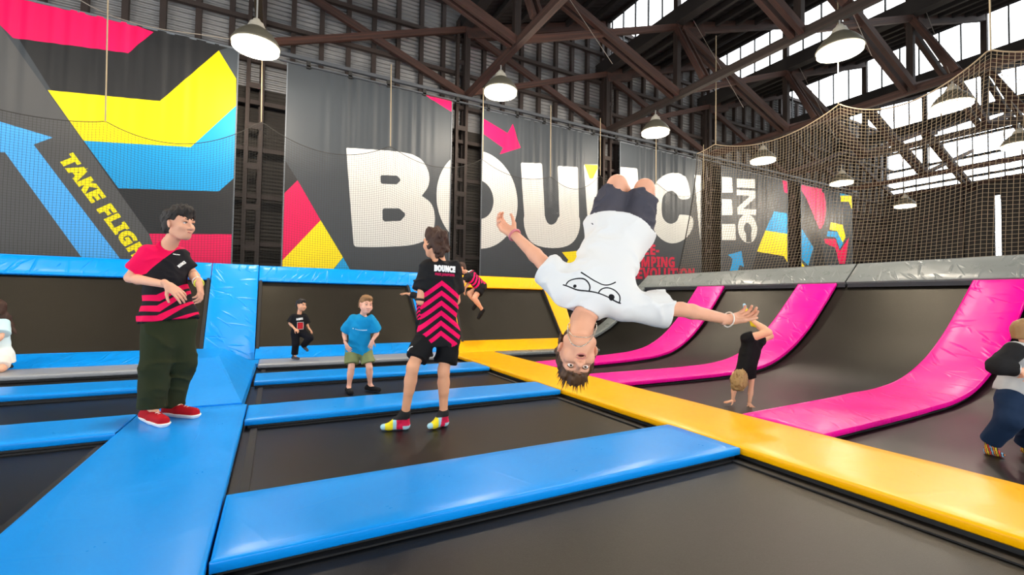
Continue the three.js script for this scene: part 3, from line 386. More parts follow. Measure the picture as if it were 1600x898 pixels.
{
  const H = [[-5, 4.25], [-2.63, 4.03, 0.22], [-0.33, 4.48, 0.46], [2.15, 4.44, 0.42], [4.37, 4.52, 0.38], [6.32, 4.36, 0.26], [7.97, 4.64, 0.4], [10.1, 4.7, 0.4], [12.2, 4.8, 0.35]], top = topLine(H), c = [2, 1.5, -9.9];
  const P = (u, v) => { const x = lerp(-5, 12.2, u), t = top(x), f = Math.pow(v, 1); return [x - c[0], lerp(1.45, t, f) - c[1], 0.03 * Math.sin(x * 1.7 + v * 3) + 0.02 * (noise3(x * 2, v * 6, 1) - 0.5)]; };
  const o = thing('safety_net', 'dark safety net hanging in scallops in front of the wall banners', 'net', c);
  part('mesh_cells', netGeo(P, 360, 58, 0.0021), M.netDark, o).userData.kind = 'stuff';
  part('edge_cord', new THREE.TubeGeometry(new THREE.CatmullRomCurve3(Array.from({ length: 161 }, (_, i) => V(...P(i / 160, 1)))), 320, 0.007, 5), M.netDark, o);
  for (const [x, y] of H.slice(1)) part('rope', rod([[x - c[0] - 0.03, 6.25 - c[1], 0.02], [x - c[0], y - c[1], 0]], 0.011, 6), M.rope, o);
  part('support_cable', rod([[-4.6, 6.9, -9.9], [-2.63, 5.86, -9.9], [-0.9, 5.95, -9.9]].map((p) => [p[0] - c[0], p[1] - c[1], 0]), 0.008, 5), M.cable, o);
}
{
  const H = [[-7.7, 4.84], [-7.2, 4.93, 0.02], [-4.54, 4.9, 0.34], [-2.5, 4.92, 0.45], [-0.8, 4.95, 0.35]], top = topLine(H), c = [9.3, 1.85, -5];
  const P = (u, v) => { const t = top(lerp(-7.7, -0.8, u)), z = lerp(-7.7 - 0.7 * Math.pow(1 - v, 1.5), -0.8, u); return [0.05 * Math.sin(z * 1.3 + v * 2) + 0.12 * Math.sin(Math.PI * v) * Math.sin(z * 0.8), lerp(1.8, t, v) - c[1], z - c[2]]; };
  const o = thing('safety_net', 'tan safety net rising from the grey coping along the right side', 'net', c);
  part('mesh_cells', netGeo(P, 115, 50, 0.0034), M.net, o).userData.kind = 'stuff';
  part('edge_cord', new THREE.TubeGeometry(new THREE.CatmullRomCurve3(Array.from({ length: 121 }, (_, i) => V(...P(i / 120, 1)))), 240, 0.012, 5), M.net, o);
  part('side_cord', new THREE.TubeGeometry(new THREE.CatmullRomCurve3(Array.from({ length: 21 }, (_, i) => V(...P(0, i / 20)))), 40, 0.014, 5), M.netDark, o);
  for (const [z, y] of H.slice(1, 4)) part('rope', rod([[0, 7.6 - c[1], z - c[2]], [0, y - c[1], z - c[2]]], 0.011, 6), M.rope, o);
}

// ---------- people: one continuous body each, meshed from a blended distance field ----------
const v3 = (a) => (a.isVector3 ? a.clone() : V(...a)), mix = (a, b, t) => v3(a).lerp(v3(b), t);
const XC = V(0.88399, 0.01587, 0.46723), YC = V(-0.02729, 0.99947, 0.01768), ZC = V(-0.46671, -0.02838, 0.88396);
const dirc = (x, y, z) => V(0, 0, 0).addScaledVector(XC, x).addScaledVector(YC, y).addScaledVector(ZC, z).normalize(); // a direction in the hall
class Field {
  constructor() { this.ops = []; this.noise = null; }
  cap(a, b, ra, rb = ra, k = 0.02) { this.ops.push({ t: 0, a: v3(a), b: v3(b), ra, rb, k }); return this; }
  cyl(a, b, ra, rb, k = 0.02) { this.ops.push({ t: 1, a: v3(a), b: v3(b), ra, rb, k }); return this; }          // round at a, cut square at b
  ell(c, f, r, k = 0.015) { this.ops.push({ t: 2, a: v3(c), f, r, k, R: Math.max(...r) }); return this; }
  sub() { this.ops[this.ops.length - 1].sub = true; return this; }
  cut(p, n) { this.ops.push({ t: 3, a: v3(p), n: v3(n).normalize() }); return this; }                            // removes what lies along n beyond p
  mesh(h, { color, uv } = {}) {
    const lo = V(1e9, 1e9, 1e9), hi = V(-1e9, -1e9, -1e9), pad = 0.035;
    for (const o of this.ops) if (o.t < 3 && !o.sub) { const R = o.t === 2 ? o.R : Math.max(o.ra, o.rb); for (const p of o.t === 2 ? [o.a] : [o.a, o.b]) { lo.min(p.clone().addScalar(-R - pad)); hi.max(p.clone().addScalar(R + pad)); } }
    const nx = Math.ceil((hi.x - lo.x) / h) + 1, ny = Math.ceil((hi.y - lo.y) / h) + 1, nz = Math.ceil((hi.z - lo.z) / h) + 1, F = new Float32Array(nx * ny * nz).fill(0.12);
    for (const o of this.ops) {
      let x0 = 0, x1 = nx - 1, y0 = 0, y1 = ny - 1, z0 = 0, z1 = nz - 1;
      if (o.t < 3) { const R = (o.t === 2 ? o.R : Math.max(o.ra, o.rb)) + 0.06, q = o.t === 2 ? o.a : o.b; const f = (c, i) => [Math.max(0, Math.floor((Math.min(o.a[c], q[c]) - R - lo[c]) / h)), Math.min(i - 1, Math.ceil((Math.max(o.a[c], q[c]) + R - lo[c]) / h))]; [x0, x1] = f('x', nx); [y0, y1] = f('y', ny); [z0, z1] = f('z', nz); }
      const ax = o.a.x, ay = o.a.y, az = o.a.z; let bx, by, bz, L2, L;
      if (o.t < 2) { bx = o.b.x - ax; by = o.b.y - ay; bz = o.b.z - az; L2 = bx * bx + by * by + bz * bz || 1e-9; L = Math.sqrt(L2); }
      for (let z = z0; z <= z1; z++) for (let y = y0; y <= y1; y++) for (let x = x0; x <= x1; x++) {
        const i = (z * ny + y) * nx + x, px = lo.x + x * h - ax, py = lo.y + y * h - ay, pz = lo.z + z * h - az; let d;
        if (o.t === 3) { d = px * o.n.x + py * o.n.y + pz * o.n.z; if (d > F[i]) F[i] = d; continue; }
        if (o.t < 2) { const tt = (px * bx + py * by + pz * bz) / L2, t = tt < 0 ? 0 : o.t === 1 ? tt : tt > 1 ? 1 : tt, ex = px - bx * t, ey = py - by * t, ez = pz - bz * t; d = Math.sqrt(ex * ex + ey * ey + ez * ez) - (o.ra + (o.rb - o.ra) * Math.min(1, t)); if (o.t === 1) { const e = (tt - 1) * L, q = Math.max(0.012 - Math.abs(d - e), 0) / 0.012; d = Math.max(d, e) + q * q * 0.003; } }
        else { const f = o.f, u = (px * f.x.x + py * f.x.y + pz * f.x.z) / o.r[0], v = (px * f.y.x + py * f.y.y + pz * f.y.z) / o.r[1], w = (px * f.z.x + py * f.z.y + pz * f.z.z) / o.r[2], m = Math.sqrt(u * u + v * v + w * w), n = Math.sqrt((u / o.r[0]) ** 2 + (v / o.r[1]) ** 2 + (w / o.r[2]) ** 2); d = n > 1e-6 ? m * (m - 1) / n : -Math.min(...o.r); }
        const k = o.k; if (o.sub) { const e = -d, q = Math.max(k - Math.abs(F[i] - e), 0) / k; F[i] = Math.max(F[i], e) + q * q * k * 0.25; } else { const q = Math.max(k - Math.abs(F[i] - d), 0) / k; F[i] = Math.min(F[i], d) - q * q * k * 0.25; }
      }
    }
    if (this.noise) for (let z = 0; z < nz; z++) for (let y = 0; y < ny; y++) for (let x = 0; x < nx; x++) { const i = (z * ny + y) * nx + x; if (Math.abs(F[i]) < 0.05) F[i] -= this.noise(lo.x + x * h, lo.y + y * h, lo.z + z * h); }
    const id = new Int32Array(F.length).fill(-1), pos = [], idx = [], E = [[0, 1], [2, 3], [4, 5], [6, 7], [0, 2], [1, 3], [4, 6], [5, 7], [0, 4], [1, 5], [2, 6], [3, 7]], sx = 1, sy = nx, sz = nx * ny;
    for (let z = 0; z < nz - 1; z++) for (let y = 0; y < ny - 1; y++) for (let x = 0; x < nx - 1; x++) {
      const i = z * sz + y * sy + x; let m = 0; const c = [F[i], F[i + sx], F[i + sy], F[i + sx + sy], F[i + sz], F[i + sx + sz], F[i + sy + sz], F[i + sx + sy + sz]]; for (let j = 0; j < 8; j++) if (c[j] < 0) m |= 1 << j; if (m === 0 || m === 255) continue;
      let n = 0, X = 0, Y = 0, Z = 0; for (const [a, b] of E) if ((c[a] < 0) !== (c[b] < 0)) { const t = c[a] / (c[a] - c[b]); X += (a & 1) + ((b & 1) - (a & 1)) * t; Y += ((a >> 1) & 1) + (((b >> 1) & 1) - ((a >> 1) & 1)) * t; Z += (a >> 2) + ((b >> 2) - (a >> 2)) * t; n++; }
      id[i] = pos.length / 3; pos.push(lo.x + (x + X / n) * h, lo.y + (y + Y / n) * h, lo.z + (z + Z / n) * h);
    }
    const quad = (a, b, c, d, flip) => { if (a < 0 || b < 0 || c < 0 || d < 0) return; if (flip) idx.push(a, c, b, a, d, c); else idx.push(a, b, c, a, c, d); };
    for (let z = 1; z < nz - 1; z++) for (let y = 1; y < ny - 1; y++) for (let x = 1; x < nx - 1; x++) {
      const i = z * sz + y * sy + x, s = F[i] < 0;
      if (s !== F[i + sx] < 0) quad(id[i - sy - sz], id[i - sz], id[i], id[i - sy], !s);
      if (s !== F[i + sy] < 0) quad(id[i - sx - sz], id[i - sx], id[i], id[i - sz], !s);
      if (s !== F[i + sz] < 0) quad(id[i - sx - sy], id[i - sy], id[i], id[i - sx], !s);
    }
    let g = indexed(pos, idx, new Array(pos.length / 3 * 2).fill(0));
    if (color) { const c = new Float32Array(pos.length), q = new THREE.Color(); for (let i = 0; i < pos.length; i += 3) { q.set(color(V(pos[i], pos[i + 1], pos[i + 2]))); c[i] = q.r; c[i + 1] = q.g; c[i + 2] = q.b; } g.setAttribute('color', new THREE.BufferAttribute(c, 3)); }
    if (uv) { g = g.toNonIndexed(); const p = g.attributes.position, U = new Float32Array(p.count * 2); for (let i = 0; i < p.count; i += 3) { const A = V(p.getX(i), p.getY(i), p.getZ(i)), B = V(p.getX(i + 1), p.getY(i + 1), p.getZ(i + 1)), C = V(p.getX(i + 2), p.getY(i + 2), p.getZ(i + 2)), n = B.clone().sub(A).cross(C.clone().sub(A)); [A, B, C].forEach((q, k) => { const w = uv(q, n); U[(i + k) * 2] = w[0]; U[(i + k) * 2 + 1] = w[1]; }); } g.setAttribute('uv', new THREE.BufferAttribute(U, 2)); }
    return g;
  }
}
const frame = (c, up, fwd) => { const y = v3(up).normalize(), z = v3(fwd); z.addScaledVector(y, -z.dot(y)).normalize(); const x = y.clone().cross(z); const o = v3(c); return { o, x, y, z, at: (a, b, d) => o.clone().addScaledVector(x, a).addScaledVector(y, b).addScaledVector(z, d) }; };
// head about 0.235 m high at s = 1, looking along its own z
function headField(H, s, neck, o = {}) {
  const F = new Field(), kd = o.kid ? 1 : 0, p = (a, b, c) => H.at(a * s, b * s, c * s), r = (...q) => q.map((x) => x * s);
  F.ell(p(0, 0.03, -0.012), H, r(0.073, 0.086, 0.094), 0.02 * s).ell(p(0, -0.03, 0.022), H, r(0.06, 0.07, 0.066), 0.03 * s).ell(p(0, -0.078, 0.045), H, r(0.034, 0.026, 0.034), 0.03 * s);
  for (const q of [-1, 1]) F.ell(p(q * 0.04, -0.022 - 0.012 * kd, 0.057), H, r(0.024 + 0.006 * kd, 0.024 + 0.006 * kd, 0.022), 0.025 * s).cap(p(q * 0.052, -0.06 + 0.016 * kd, -0.005), p(q * 0.02, -0.09 + 0.01 * kd, 0.045), 0.018 * s, 0.016 * s, 0.025 * s);
  for (const q of [-1, 1]) F.ell(p(q * 0.031, 0.008, 0.09), H, r(0.019, 0.013, 0.014), 0.02 * s).sub();
  F.cap(p(-0.04, 0.03, 0.073), p(0.04, 0.03, 0.073), (0.011 - 0.004 * kd) * s, (0.011 - 0.004 * kd) * s, 0.018 * s);
  F.cap(p(0, 0.012, 0.086), p(0, -0.026, 0.104 - 0.005 * kd), 0.0085 * s, (0.0125 - 0.002 * kd) * s, 0.012 * s); for (const q of [-1, 1]) F.ell(p(q * 0.0125, -0.031, 0.093), H, r(0.0095, 0.008, 0.011), 0.008 * s);
  F.cap(p(-0.018, -0.054, 0.083), p(0.018, -0.054, 0.083), 0.0065 * s, 0.0065 * s, 0.008 * s).cap(p(-0.014, -0.066, 0.08), p(0.014, -0.066, 0.08), 0.007 * s, 0.007 * s, 0.008 * s);
  if (o.mouth) F.ell(p(0, -0.06, 0.088), H, r(0.014, 0.011, 0.02), 0.004 * s).sub();
  if (o.nostrils) for (const q of [-1, 1]) F.ell(p(q * 0.009, -0.041, 0.1), H, r(0.0045, 0.006, 0.0055), 0.002 * s).sub();
  for (const q of [-1, 1]) { const e = frame(p(q * 0.076, -0.004, -0.012), H.y.clone().addScaledVector(H.z, -0.25), H.z.clone().addScaledVector(H.x, q * 0.5)); F.ell(e.o, { x: e.x, y: e.y, z: e.z }, r(0.009, 0.031, 0.019), 0.006 * s).ell(e.at(q * 0.008 * s, 0.004 * s, 0.006 * s), { x: e.x, y: e.y, z: e.z }, r(0.006, 0.016, 0.009), 0.004 * s).sub(); }
  F.cap(p(0, -0.05, -0.022), neck, 0.05 * s * (o.neckW || 1), 0.054 * s * (o.neckW || 1), 0.03 * s);
  return F;
}
function hairField(H, s, style) {
  const F = new Field(), p = (a, b, c) => H.at(a * s, b * s, c * s), r = (...q) => q.map((x) => x * s);
  F.ell(p(0, 0.042, -0.02), H, r(0.083, 0.088, 0.1), 0.02 * s);
  if (style.top) F.ell(p(0, 0.095, 0.015), H, r(0.066, 0.03 * style.top, 0.075), 0.025 * s);
  if (style.back) F.ell(p(0, -0.02, -0.055), H, r(0.075, 0.075, 0.055), 0.03 * s);
  if (style.long) F.ell(p(0, -0.05, -0.062), H, r(0.072, 0.075, 0.045), 0.03 * s);
  if (style.side) for (const q of [-1, 1]) F.ell(p(q * 0.068, 0.0, -0.01), H, r(0.022, 0.05, 0.04), 0.02 * s);
  F.ell(p(0, -0.035, 0.072), H, r(0.096, 0.085 + (style.fringe || 0), 0.078), 0.012 * s).sub();
  for (const q of [-1, 1]) if (!style.cover) F.ell(p(q * 0.078, 0.0, 0.032), H, r(0.03, 0.028, 0.034), 0.01 * s).sub();
  for (const q of [-1, 1]) if (!style.cover) F.ell(p(q * 0.085, -0.012, -0.008), H, r(0.036, 0.042, 0.03), 0.01 * s).sub();
  F.cut(p(0, style.nape ?? -0.07, -0.02), H.y.clone().negate());
  const a = style.amp ?? 0.006, f = style.freq ?? 60; F.noise = (x, y, z) => { const d = V(x, y, z).sub(H.o), u = d.dot(H.x) / s, w = d.dot(H.y) / s, q = d.dot(H.z) / s; return s * a * (noise3(u * f * 1.6 + 5, w * f * 0.55 + 9, q * f * 1.1 + 3) * 1.4 + 0.7 * noise3(u * f * 3.3, w * f * 1.2, q * f * 2.2) - 1.0); };
  return F;
}
// hand: wrist point, direction of the fingers, palm normal; thumb on the side given by the sign of side
function handField(F, w, dir, palm, side, s, curl = 0.35, spread = 0.1, thumbOut = 0.8) {
  const d = v3(dir).normalize(), n = v3(palm); n.addScaledVector(d, -n.dot(d)).normalize(); const t = d.clone().cross(n).multiplyScalar(side), at = (o, a, b, c) => o.clone().addScaledVector(d, a * s).addScaledVector(t, b * s).addScaledVector(n, c * s), W = v3(w);
  const base = [[0.084, 0.028], [0.088, 0.009], [0.084, -0.01], [0.076, -0.027]], len = [[0.04, 0.025, 0.02], [0.044, 0.028, 0.021], [0.041, 0.026, 0.02], [0.032, 0.02, 0.018]];
  F.cap(at(W, -0.03, 0, 0), at(W, 0.02, 0, 0), 0.025 * s, 0.025 * s, 0.02 * s);
  base.forEach(([a, b]) => F.cap(at(W, 0.012, b * 0.6, 0), at(W, a, b, 0), 0.016 * s, 0.0115 * s, 0.012 * s));
  base.forEach(([a, b], i) => { let P = at(W, a, b, 0), ang = 0; len[i].forEach((L, j) => { ang += curl * (j === 0 ? 0.75 : 1.05) * (1 + 0.08 * i); const sp = spread * (1.5 - i), D = d.clone().multiplyScalar(Math.cos(ang)).addScaledVector(n, Math.sin(ang)).addScaledVector(t, sp * Math.cos(ang)).normalize(), Q = P.clone().addScaledVector(D, L * s); F.cap(P, Q, (0.0098 - j * 0.0009) * s, (0.0092 - j * 0.0012) * s, 0.003 * s); P = Q; }); });
  let P = at(W, 0.022, 0.022, 0.006); [[0.045, 0.014], [0.032, 0.0105], [0.026, 0.009]].forEach(([L, R], j) => { const D = d.clone().multiplyScalar(0.75 + j * 0.12).addScaledVector(t, thumbOut * (1 - j * 0.25)).addScaledVector(n, 0.35).normalize(), Q = P.clone().addScaledVector(D, L * s); F.cap(P, Q, R * s, R * 0.9 * s, j === 0 ? 0.012 * s : 0.004 * s); P = Q; });
}
const skinMat = (c) => new THREE.MeshPhysicalMaterial({ color: c, roughness: 0.52, sheen: 0.25, sheenRoughness: 0.5, sheenColor: new THREE.Color('#ffb49a'), specularIntensity: 0.5 });
const cloth = (c, r = 0.85, x = {}) => new THREE.MeshPhysicalMaterial({ color: c, roughness: r, specularIntensity: 0.35, ...x });
function person(P) {
  const { s, j } = P, f = P.fat || 1, hh = P.hs || s, legs = j.legs, arms = j.arms;
  if (P.ground !== undefined) legs.forEach((l) => { if (l.free) return; const r = (P.shoe ? 0.044 : 0.035) * s; l.t = [l.t[0], P.ground + r * 0.9, l.t[2]]; const hp = l.heel || [l.a[0] + (l.a[0] - l.t[0]) * 0.25, 0, l.a[2] + (l.a[2] - l.t[2]) * 0.25]; l.heel = [hp[0], P.ground + r + (l.lift || 0), hp[2]]; if (l.a[1] < l.heel[1] + 0.035 * s) l.a = [l.a[0], l.heel[1] + 0.035 * s, l.a[2]]; });
  const low = Math.min(...legs.map((l) => Math.min(l.a[1], l.t[1])), ...arms.map((a) => a.w[1])), mid = mix(legs[0].h, legs[1].h, 0.5), base = [mid.x, P.base ?? low - 0.03, mid.z];
  const o = thing('person', P.label, 'person', base), put = (n, g, m) => part(n, rel(g, base), m, o);
  const neck = v3(j.neck), pel = mid, chest = mix(arms[0].s, arms[1].s, 0.5), H = frame(j.head[0], j.head[1], j.head[2]);
  const upT = chest.clone().sub(pel).normalize(), sideT = v3(arms[1].s).sub(v3(arms[0].s)).normalize(), fw = P.fwd ? v3(P.fwd) : sideT.clone().cross(upT), sideF = upT.clone().cross(fw).normalize();
  // body
  const B = new Field(), tor = (g, K) => { // trunk
    K.cap(mix(mix(arms[0].s, arms[1].s, 0.1), pel, 0.03), mix(mix(arms[0].s, arms[1].s, 0.9), pel, 0.03), 0.057 * s * f + g * 0.75, 0.057 * s * f + g * 0.75, 0.05 * s);
    for (const [a, l] of [[0, 0], [1, 1]]) { const S = mix(arms[a].s, chest, 0.58), hp = mix(legs[l].h, pel, 0.35), wst = mix(S, hp, 0.62).lerp(mix(chest, pel, 0.62), 0.12); K.cap(mix(S, hp, 0.18), wst, 0.092 * s * f + g, 0.082 * s * f + g, 0.05 * s).cap(wst, hp, 0.084 * s * f + g, 0.092 * s * f + g, 0.05 * s); }
    K.cap(mix(chest, pel, 0.3), mix(chest, pel, 0.8), 0.09 * s * f + g, 0.088 * s * f + g, 0.05 * s);
  };
  tor(0, B); B.cap(chest, neck, 0.07 * s, 0.055 * s, 0.05 * s).cap(neck, H.at(0, -0.06 * hh, -0.02 * hh), 0.053 * s * (P.neckW || 1), 0.05 * hh * (P.neckW || 1), 0.02 * s);
  arms.forEach((a) => { const q = mix(a.e, a.w, 0.22); B.cap(a.s, a.e, 0.05 * s * f, 0.04 * s * f, 0.03 * s).cap(a.e, q, 0.039 * s * f, 0.042 * s * f, 0.02 * s).cap(q, a.w, 0.042 * s * f, 0.026 * s, 0.02 * s); });
  legs.forEach((l) => { const q = mix(l.k, l.a, 0.28), back = P.calf ? v3(P.calf).multiplyScalar(0.012 * s) : V(0, 0, 0); B.cap(l.h, l.k, 0.083 * s * f, 0.055 * s * f, 0.04 * s).cap(l.k, q, 0.053 * s * f, 0.054 * s * f, 0.03 * s).cap(mix(l.k, q, 0.3).add(back), mix(q, l.a, 0.3).add(back), 0.046 * s * f, 0.044 * s * f, 0.03 * s).cap(q, l.a, 0.054 * s * f, 0.035 * s, 0.03 * s);
    const dn = v3(l.t).sub(v3(l.a)), heel = l.heel ? v3(l.heel) : v3(l.a).addScaledVector(dn, -0.2).lerp(v3(l.a).add(V(0, -0.04 * s, 0)), 0.6); B.cap(l.a, heel, 0.036 * s, 0.03 * s, 0.02 * s).cap(l.a, mix(heel, l.t, 0.75), 0.034 * s, 0.026 * s, 0.03 * s).cap(heel, l.t, 0.03 * s, 0.02 * s, 0.02 * s); l.heelP = heel; });
  const geos = [B.mesh(P.cell || 0.011), headField(H, hh, mix(neck, chest, 0.15), P.face || {}).mesh((P.headCell || 0.0038) )];
  arms.forEach((a, i) => { if (a.hand) { const K = new Field(); handField(K, a.w, a.hand.dir || v3(a.w).sub(v3(a.e)), a.hand.palm, a.hand.side, P.handS || s, a.hand.curl, a.hand.spread, a.hand.thumb); geos.push(K.mesh(P.handCell || 0.0036)); } });
  put('body', merge(geos), P.skin);
  const p = (a, b, c) => H.at(a * hh, b * hh, c * hh);
  // face parts
  if (P.eyes !== false) for (const q of [-1, 1]) {
    const sq = P.squint || 0.62, e = new THREE.SphereGeometry(0.0108 * hh, 16, 12); const ep = p(q * 0.031, 0.009, 0.0745); e.scale(1.15, sq, 1).applyMatrix4(new THREE.Matrix4().makeBasis(H.x, H.y, H.z)); e.translate(...ep.toArray()); const eye = put('eye', e, M.eyeWhite);
    const iris = new THREE.SphereGeometry(0.0056 * hh, 12, 8); iris.scale(1, Math.min(1, sq * 1.25), 1).applyMatrix4(new THREE.Matrix4().makeBasis(H.x, H.y, H.z)); const look = P.gaze ? v3(P.gaze) : H.z; iris.translate(...ep.clone().addScaledVector(look, 0.0072 * hh).toArray()); part('iris', rel(iris, base), P.iris || M.iris, eye);
    put('eyebrow', rod([p(q * 0.014, 0.033, 0.088), p(q * 0.032, 0.0375, 0.0845), p(q * 0.05, 0.029, 0.069)].map((t) => t.toArray()), 0.0032 * hh, 6), P.brow);
    put('eyelid', rod([p(q * 0.018, 0.0115, 0.0825), p(q * 0.031, 0.0155, 0.0855), p(q * 0.045, 0.0105, 0.0775)].map((t) => t.toArray()), 0.0024 * hh, 6), P.lash || P.brow);
  }
  if (P.eyes !== false) { if (P.face && P.face.mouth) { const K = new Field().ell(p(0, -0.059, 0.076), H, [0.0155, 0.012, 0.011].map((q) => q * hh), 0.002); put('mouth', K.mesh(0.003), M.mouthDark); put('lip', rod([[-0.019, -0.057, 0.085], [-0.009, -0.049, 0.0915], [0, -0.0505, 0.093], [0.009, -0.049, 0.0915], [0.019, -0.057, 0.085], [0.01, -0.0705, 0.088], [0, -0.073, 0.089], [-0.01, -0.0705, 0.088], [-0.019, -0.057, 0.085]].map((q) => p(...q).toArray()), 0.0034 * hh, 8), P.lipMat || M.lip); } else put('mouth', rod([p(-0.02, -0.06, 0.082), p(-0.008, -0.0575, 0.0905), p(0, -0.0595, 0.0915), p(0.008, -0.0575, 0.0905), p(0.02, -0.06, 0.082)].map((t) => t.toArray()), 0.0038 * hh, 8), P.lipMat || M.lip); }
  if (P.hair) put('hair', hairField(H, hh, P.hair).mesh(P.hairCell || 0.005), P.hairMat);
  // clothes
  const wr = (a, fr, seed0) => (x, y, z) => { const w = noise3(x * fr + seed0, y * fr * 0.8, z * fr), u = noise3(x * fr * 0.7, y * fr * 0.7 + seed0, z * fr * 0.7); const r = 1 - Math.abs(2 * noise3((x + y * 0.5) * fr * 1.1 + seed0, (y - z * 0.4) * fr * 1.5, z * fr * 1.1) - 1); return a * (1.2 * (w - 0.5) + 0.8 * (Math.pow(r, 3) - 0.25) * sm(clamp(u * 2 - 0.4, 0, 1))); };
  if (P.shirt) {
    const q = P.shirt, g = q.g ?? 0.02 * s, K = new Field(), hem = q.hem ? v3(q.hem) : mix(chest, pel, q.len || 1.12); tor(g, K);
    for (const l of [0, 1]) K.cap(mix(legs[l].h, pel, 0.3), mix(legs[l].h, pel, 0.3).addScaledVector(upT, -0.14 * s), 0.095 * s * f + g + (q.flare || 0), 0.098 * s * f + g + (q.flare || 0), 0.06 * s);
    K.cap(chest, mix(chest, neck, 0.55), 0.075 * s + g * 0.5, 0.06 * s + g * 0.3, 0.05 * s);
    K.cut(hem, q.hemN ? v3(q.hemN) : upT.clone().negate());
    arms.forEach((a) => { const e = q.sleeve || 0.6; if (e > 1) { K.cyl(a.s, a.e, 0.056 * s * f + g * 0.7, 0.05 * s * f + g * 0.7, 0.03 * s).cap(a.s, a.e, 0.056 * s * f + g * 0.7, 0.046 * s * f + g * 0.7, 0.03 * s); K.cyl(a.e, mix(a.e, a.w, e - 1), 0.047 * s * f + g * 0.7, 0.034 * s + g * 0.6, 0.03 * s); } else K.cyl(mix(a.s, chest, 0.14), mix(a.s, a.e, e), 0.056 * s * f + g * 0.7, (q.sleeveW || 0.064) * s * f + g * 0.8, 0.04 * s); });
    K.cap(mix(neck, chest, 0.1), H.at(0, -0.04 * hh, -0.01), (q.neckR || 0.062) * s, 0.066 * s, 0.02).sub(); K.noise = wr(q.wr ?? 0.012 * s, q.wf || 9, 3.3);
    const c0 = mix(chest, pel, 0.5), TW = (q.w || 0.6) * s, TH = (q.h || 0.75) * s, U = q.tex ? (w, n) => { const d = w.clone().sub(c0), fr = n.dot(fw) > 0, u = (fr ? 1 : -1) * d.dot(sideF) / TW, v = d.dot(upT) / TH; return [(fr ? 0.25 : 0.75) + clamp(u, -0.499, 0.499) * 0.5, clamp(v + 0.5, 0.001, 0.999)]; } : null;
    put(q.name || 't_shirt', K.mesh(P.clothCell || 0.009, { uv: U }), q.mat);
    if (q.sleeveMat) { const S = new Field(); arms.forEach((a) => S.cap(a.s, a.e, 0.058 * s * f + g * 0.8, 0.05 * s * f + g * 0.8, 0.02).cyl(a.e, mix(a.e, a.w, 0.95), 0.05 * s * f + g * 0.8, 0.036 * s + g * 0.8, 0.02)); S.noise = wr(0.008, 16, 7); put('sleeve', S.mesh(0.008), q.sleeveMat); }
  }
  if (P.pants) {
    const q = P.pants, g = q.g ?? 0.018 * s, K = new Field();
    K.cap(mix(legs[0].h, pel, 0.25), mix(legs[1].h, pel, 0.25), 0.098 * s * f + g * 0.5, 0.098 * s * f + g * 0.5, 0.04 * s); for (const l of legs) K.cap(mix(l.h, pel, 0.35).addScaledVector(upT, 0.1 * s), mix(l.h, pel, 0.3), 0.088 * s * f + 0.006, 0.095 * s * f + 0.008, 0.04 * s);
    legs.forEach((l) => { if (q.short) K.cyl(l.h, mix(l.h, l.k, q.short), 0.09 * s * f + g, (q.open || 0.085) * s * f + g, 0.035 * s); else { K.cap(mix(l.h, l.k, 0.16), l.k, 0.088 * s * f + g, 0.066 * s * f + g * 1.2, 0.05 * s); const e = mix(l.k, l.a, q.len || 0.98); K.cyl(l.k, e, 0.064 * s * f + g * 1.2, (q.cuff || 0.055) * s + g, 0.03 * s); } });
    K.cut(mix(chest, pel, q.waist || 0.88), upT); K.noise = wr(q.wr ?? 0.016 * s, q.wf || 9, 8.8); put(q.name || (q.short ? 'shorts' : 'trousers'), K.mesh(P.clothCell || 0.009), q.mat);
  }
  legs.forEach((l, i) => {
    const dn = v3(l.t).sub(l.heelP).normalize(), up = l.up ? v3(l.up) : V(0, 1, 0); up.addScaledVector(dn, -up.dot(dn)).normalize(); if (v3(l.a).sub(l.heelP).dot(up) < 0) up.negate();
    if (P.shoe) { const q = P.shoe, K = new Field(); const sole = l.heelP.clone().addScaledVector(up, -0.03 * s);
      K.cap(l.heelP.clone().addScaledVector(dn, -0.005), mix(l.heelP, l.t, 0.5), 0.046 * s, 0.049 * s, 0.02 * s).cap(mix(l.heelP, l.t, 0.5), l.t, 0.049 * s, 0.042 * s, 0.02 * s).cyl(l.heelP, v3(l.a).addScaledVector(up, 0.012 * s), 0.044 * s, 0.05 * s, 0.03 * s).cut(sole, up.clone().negate()); const sh = put(q.name || 'shoe', K.mesh(P.shoeCell || 0.006), q.mat);
      if (q.sole) { const S = new Field(); S.cap(l.heelP.clone().addScaledVector(dn, -0.006), mix(l.heelP, l.t, 0.5), 0.053 * s, 0.057 * s, 0.01).cap(mix(l.heelP, l.t, 0.5), v3(l.t).addScaledVector(dn, 0.006), 0.057 * s, 0.05 * s, 0.01).cut(sole.clone().addScaledVector(up, 0.02 * s), up).cut(sole.clone().addScaledVector(up, -0.014 * s), up.clone().negate()); part('sole', rel(S.mesh(0.005), base), q.sole, sh); }
      if (q.lace) { const sd = up.clone().cross(dn).normalize(); for (let k = 0; k < 4; k++) { const c = mix(l.heelP, l.t, 0.42 + 0.11 * k).addScaledVector(up, (0.0525 - 0.003 * k) * s); part('lace', rel(rod([c.clone().addScaledVector(sd, -0.024 * s).addScaledVector(up, -0.012 * s), c, c.clone().addScaledVector(sd, 0.024 * s).addScaledVector(up, -0.012 * s)].map((t) => t.toArray()), 0.0045 * s, 6), base), q.lace, sh); } } }
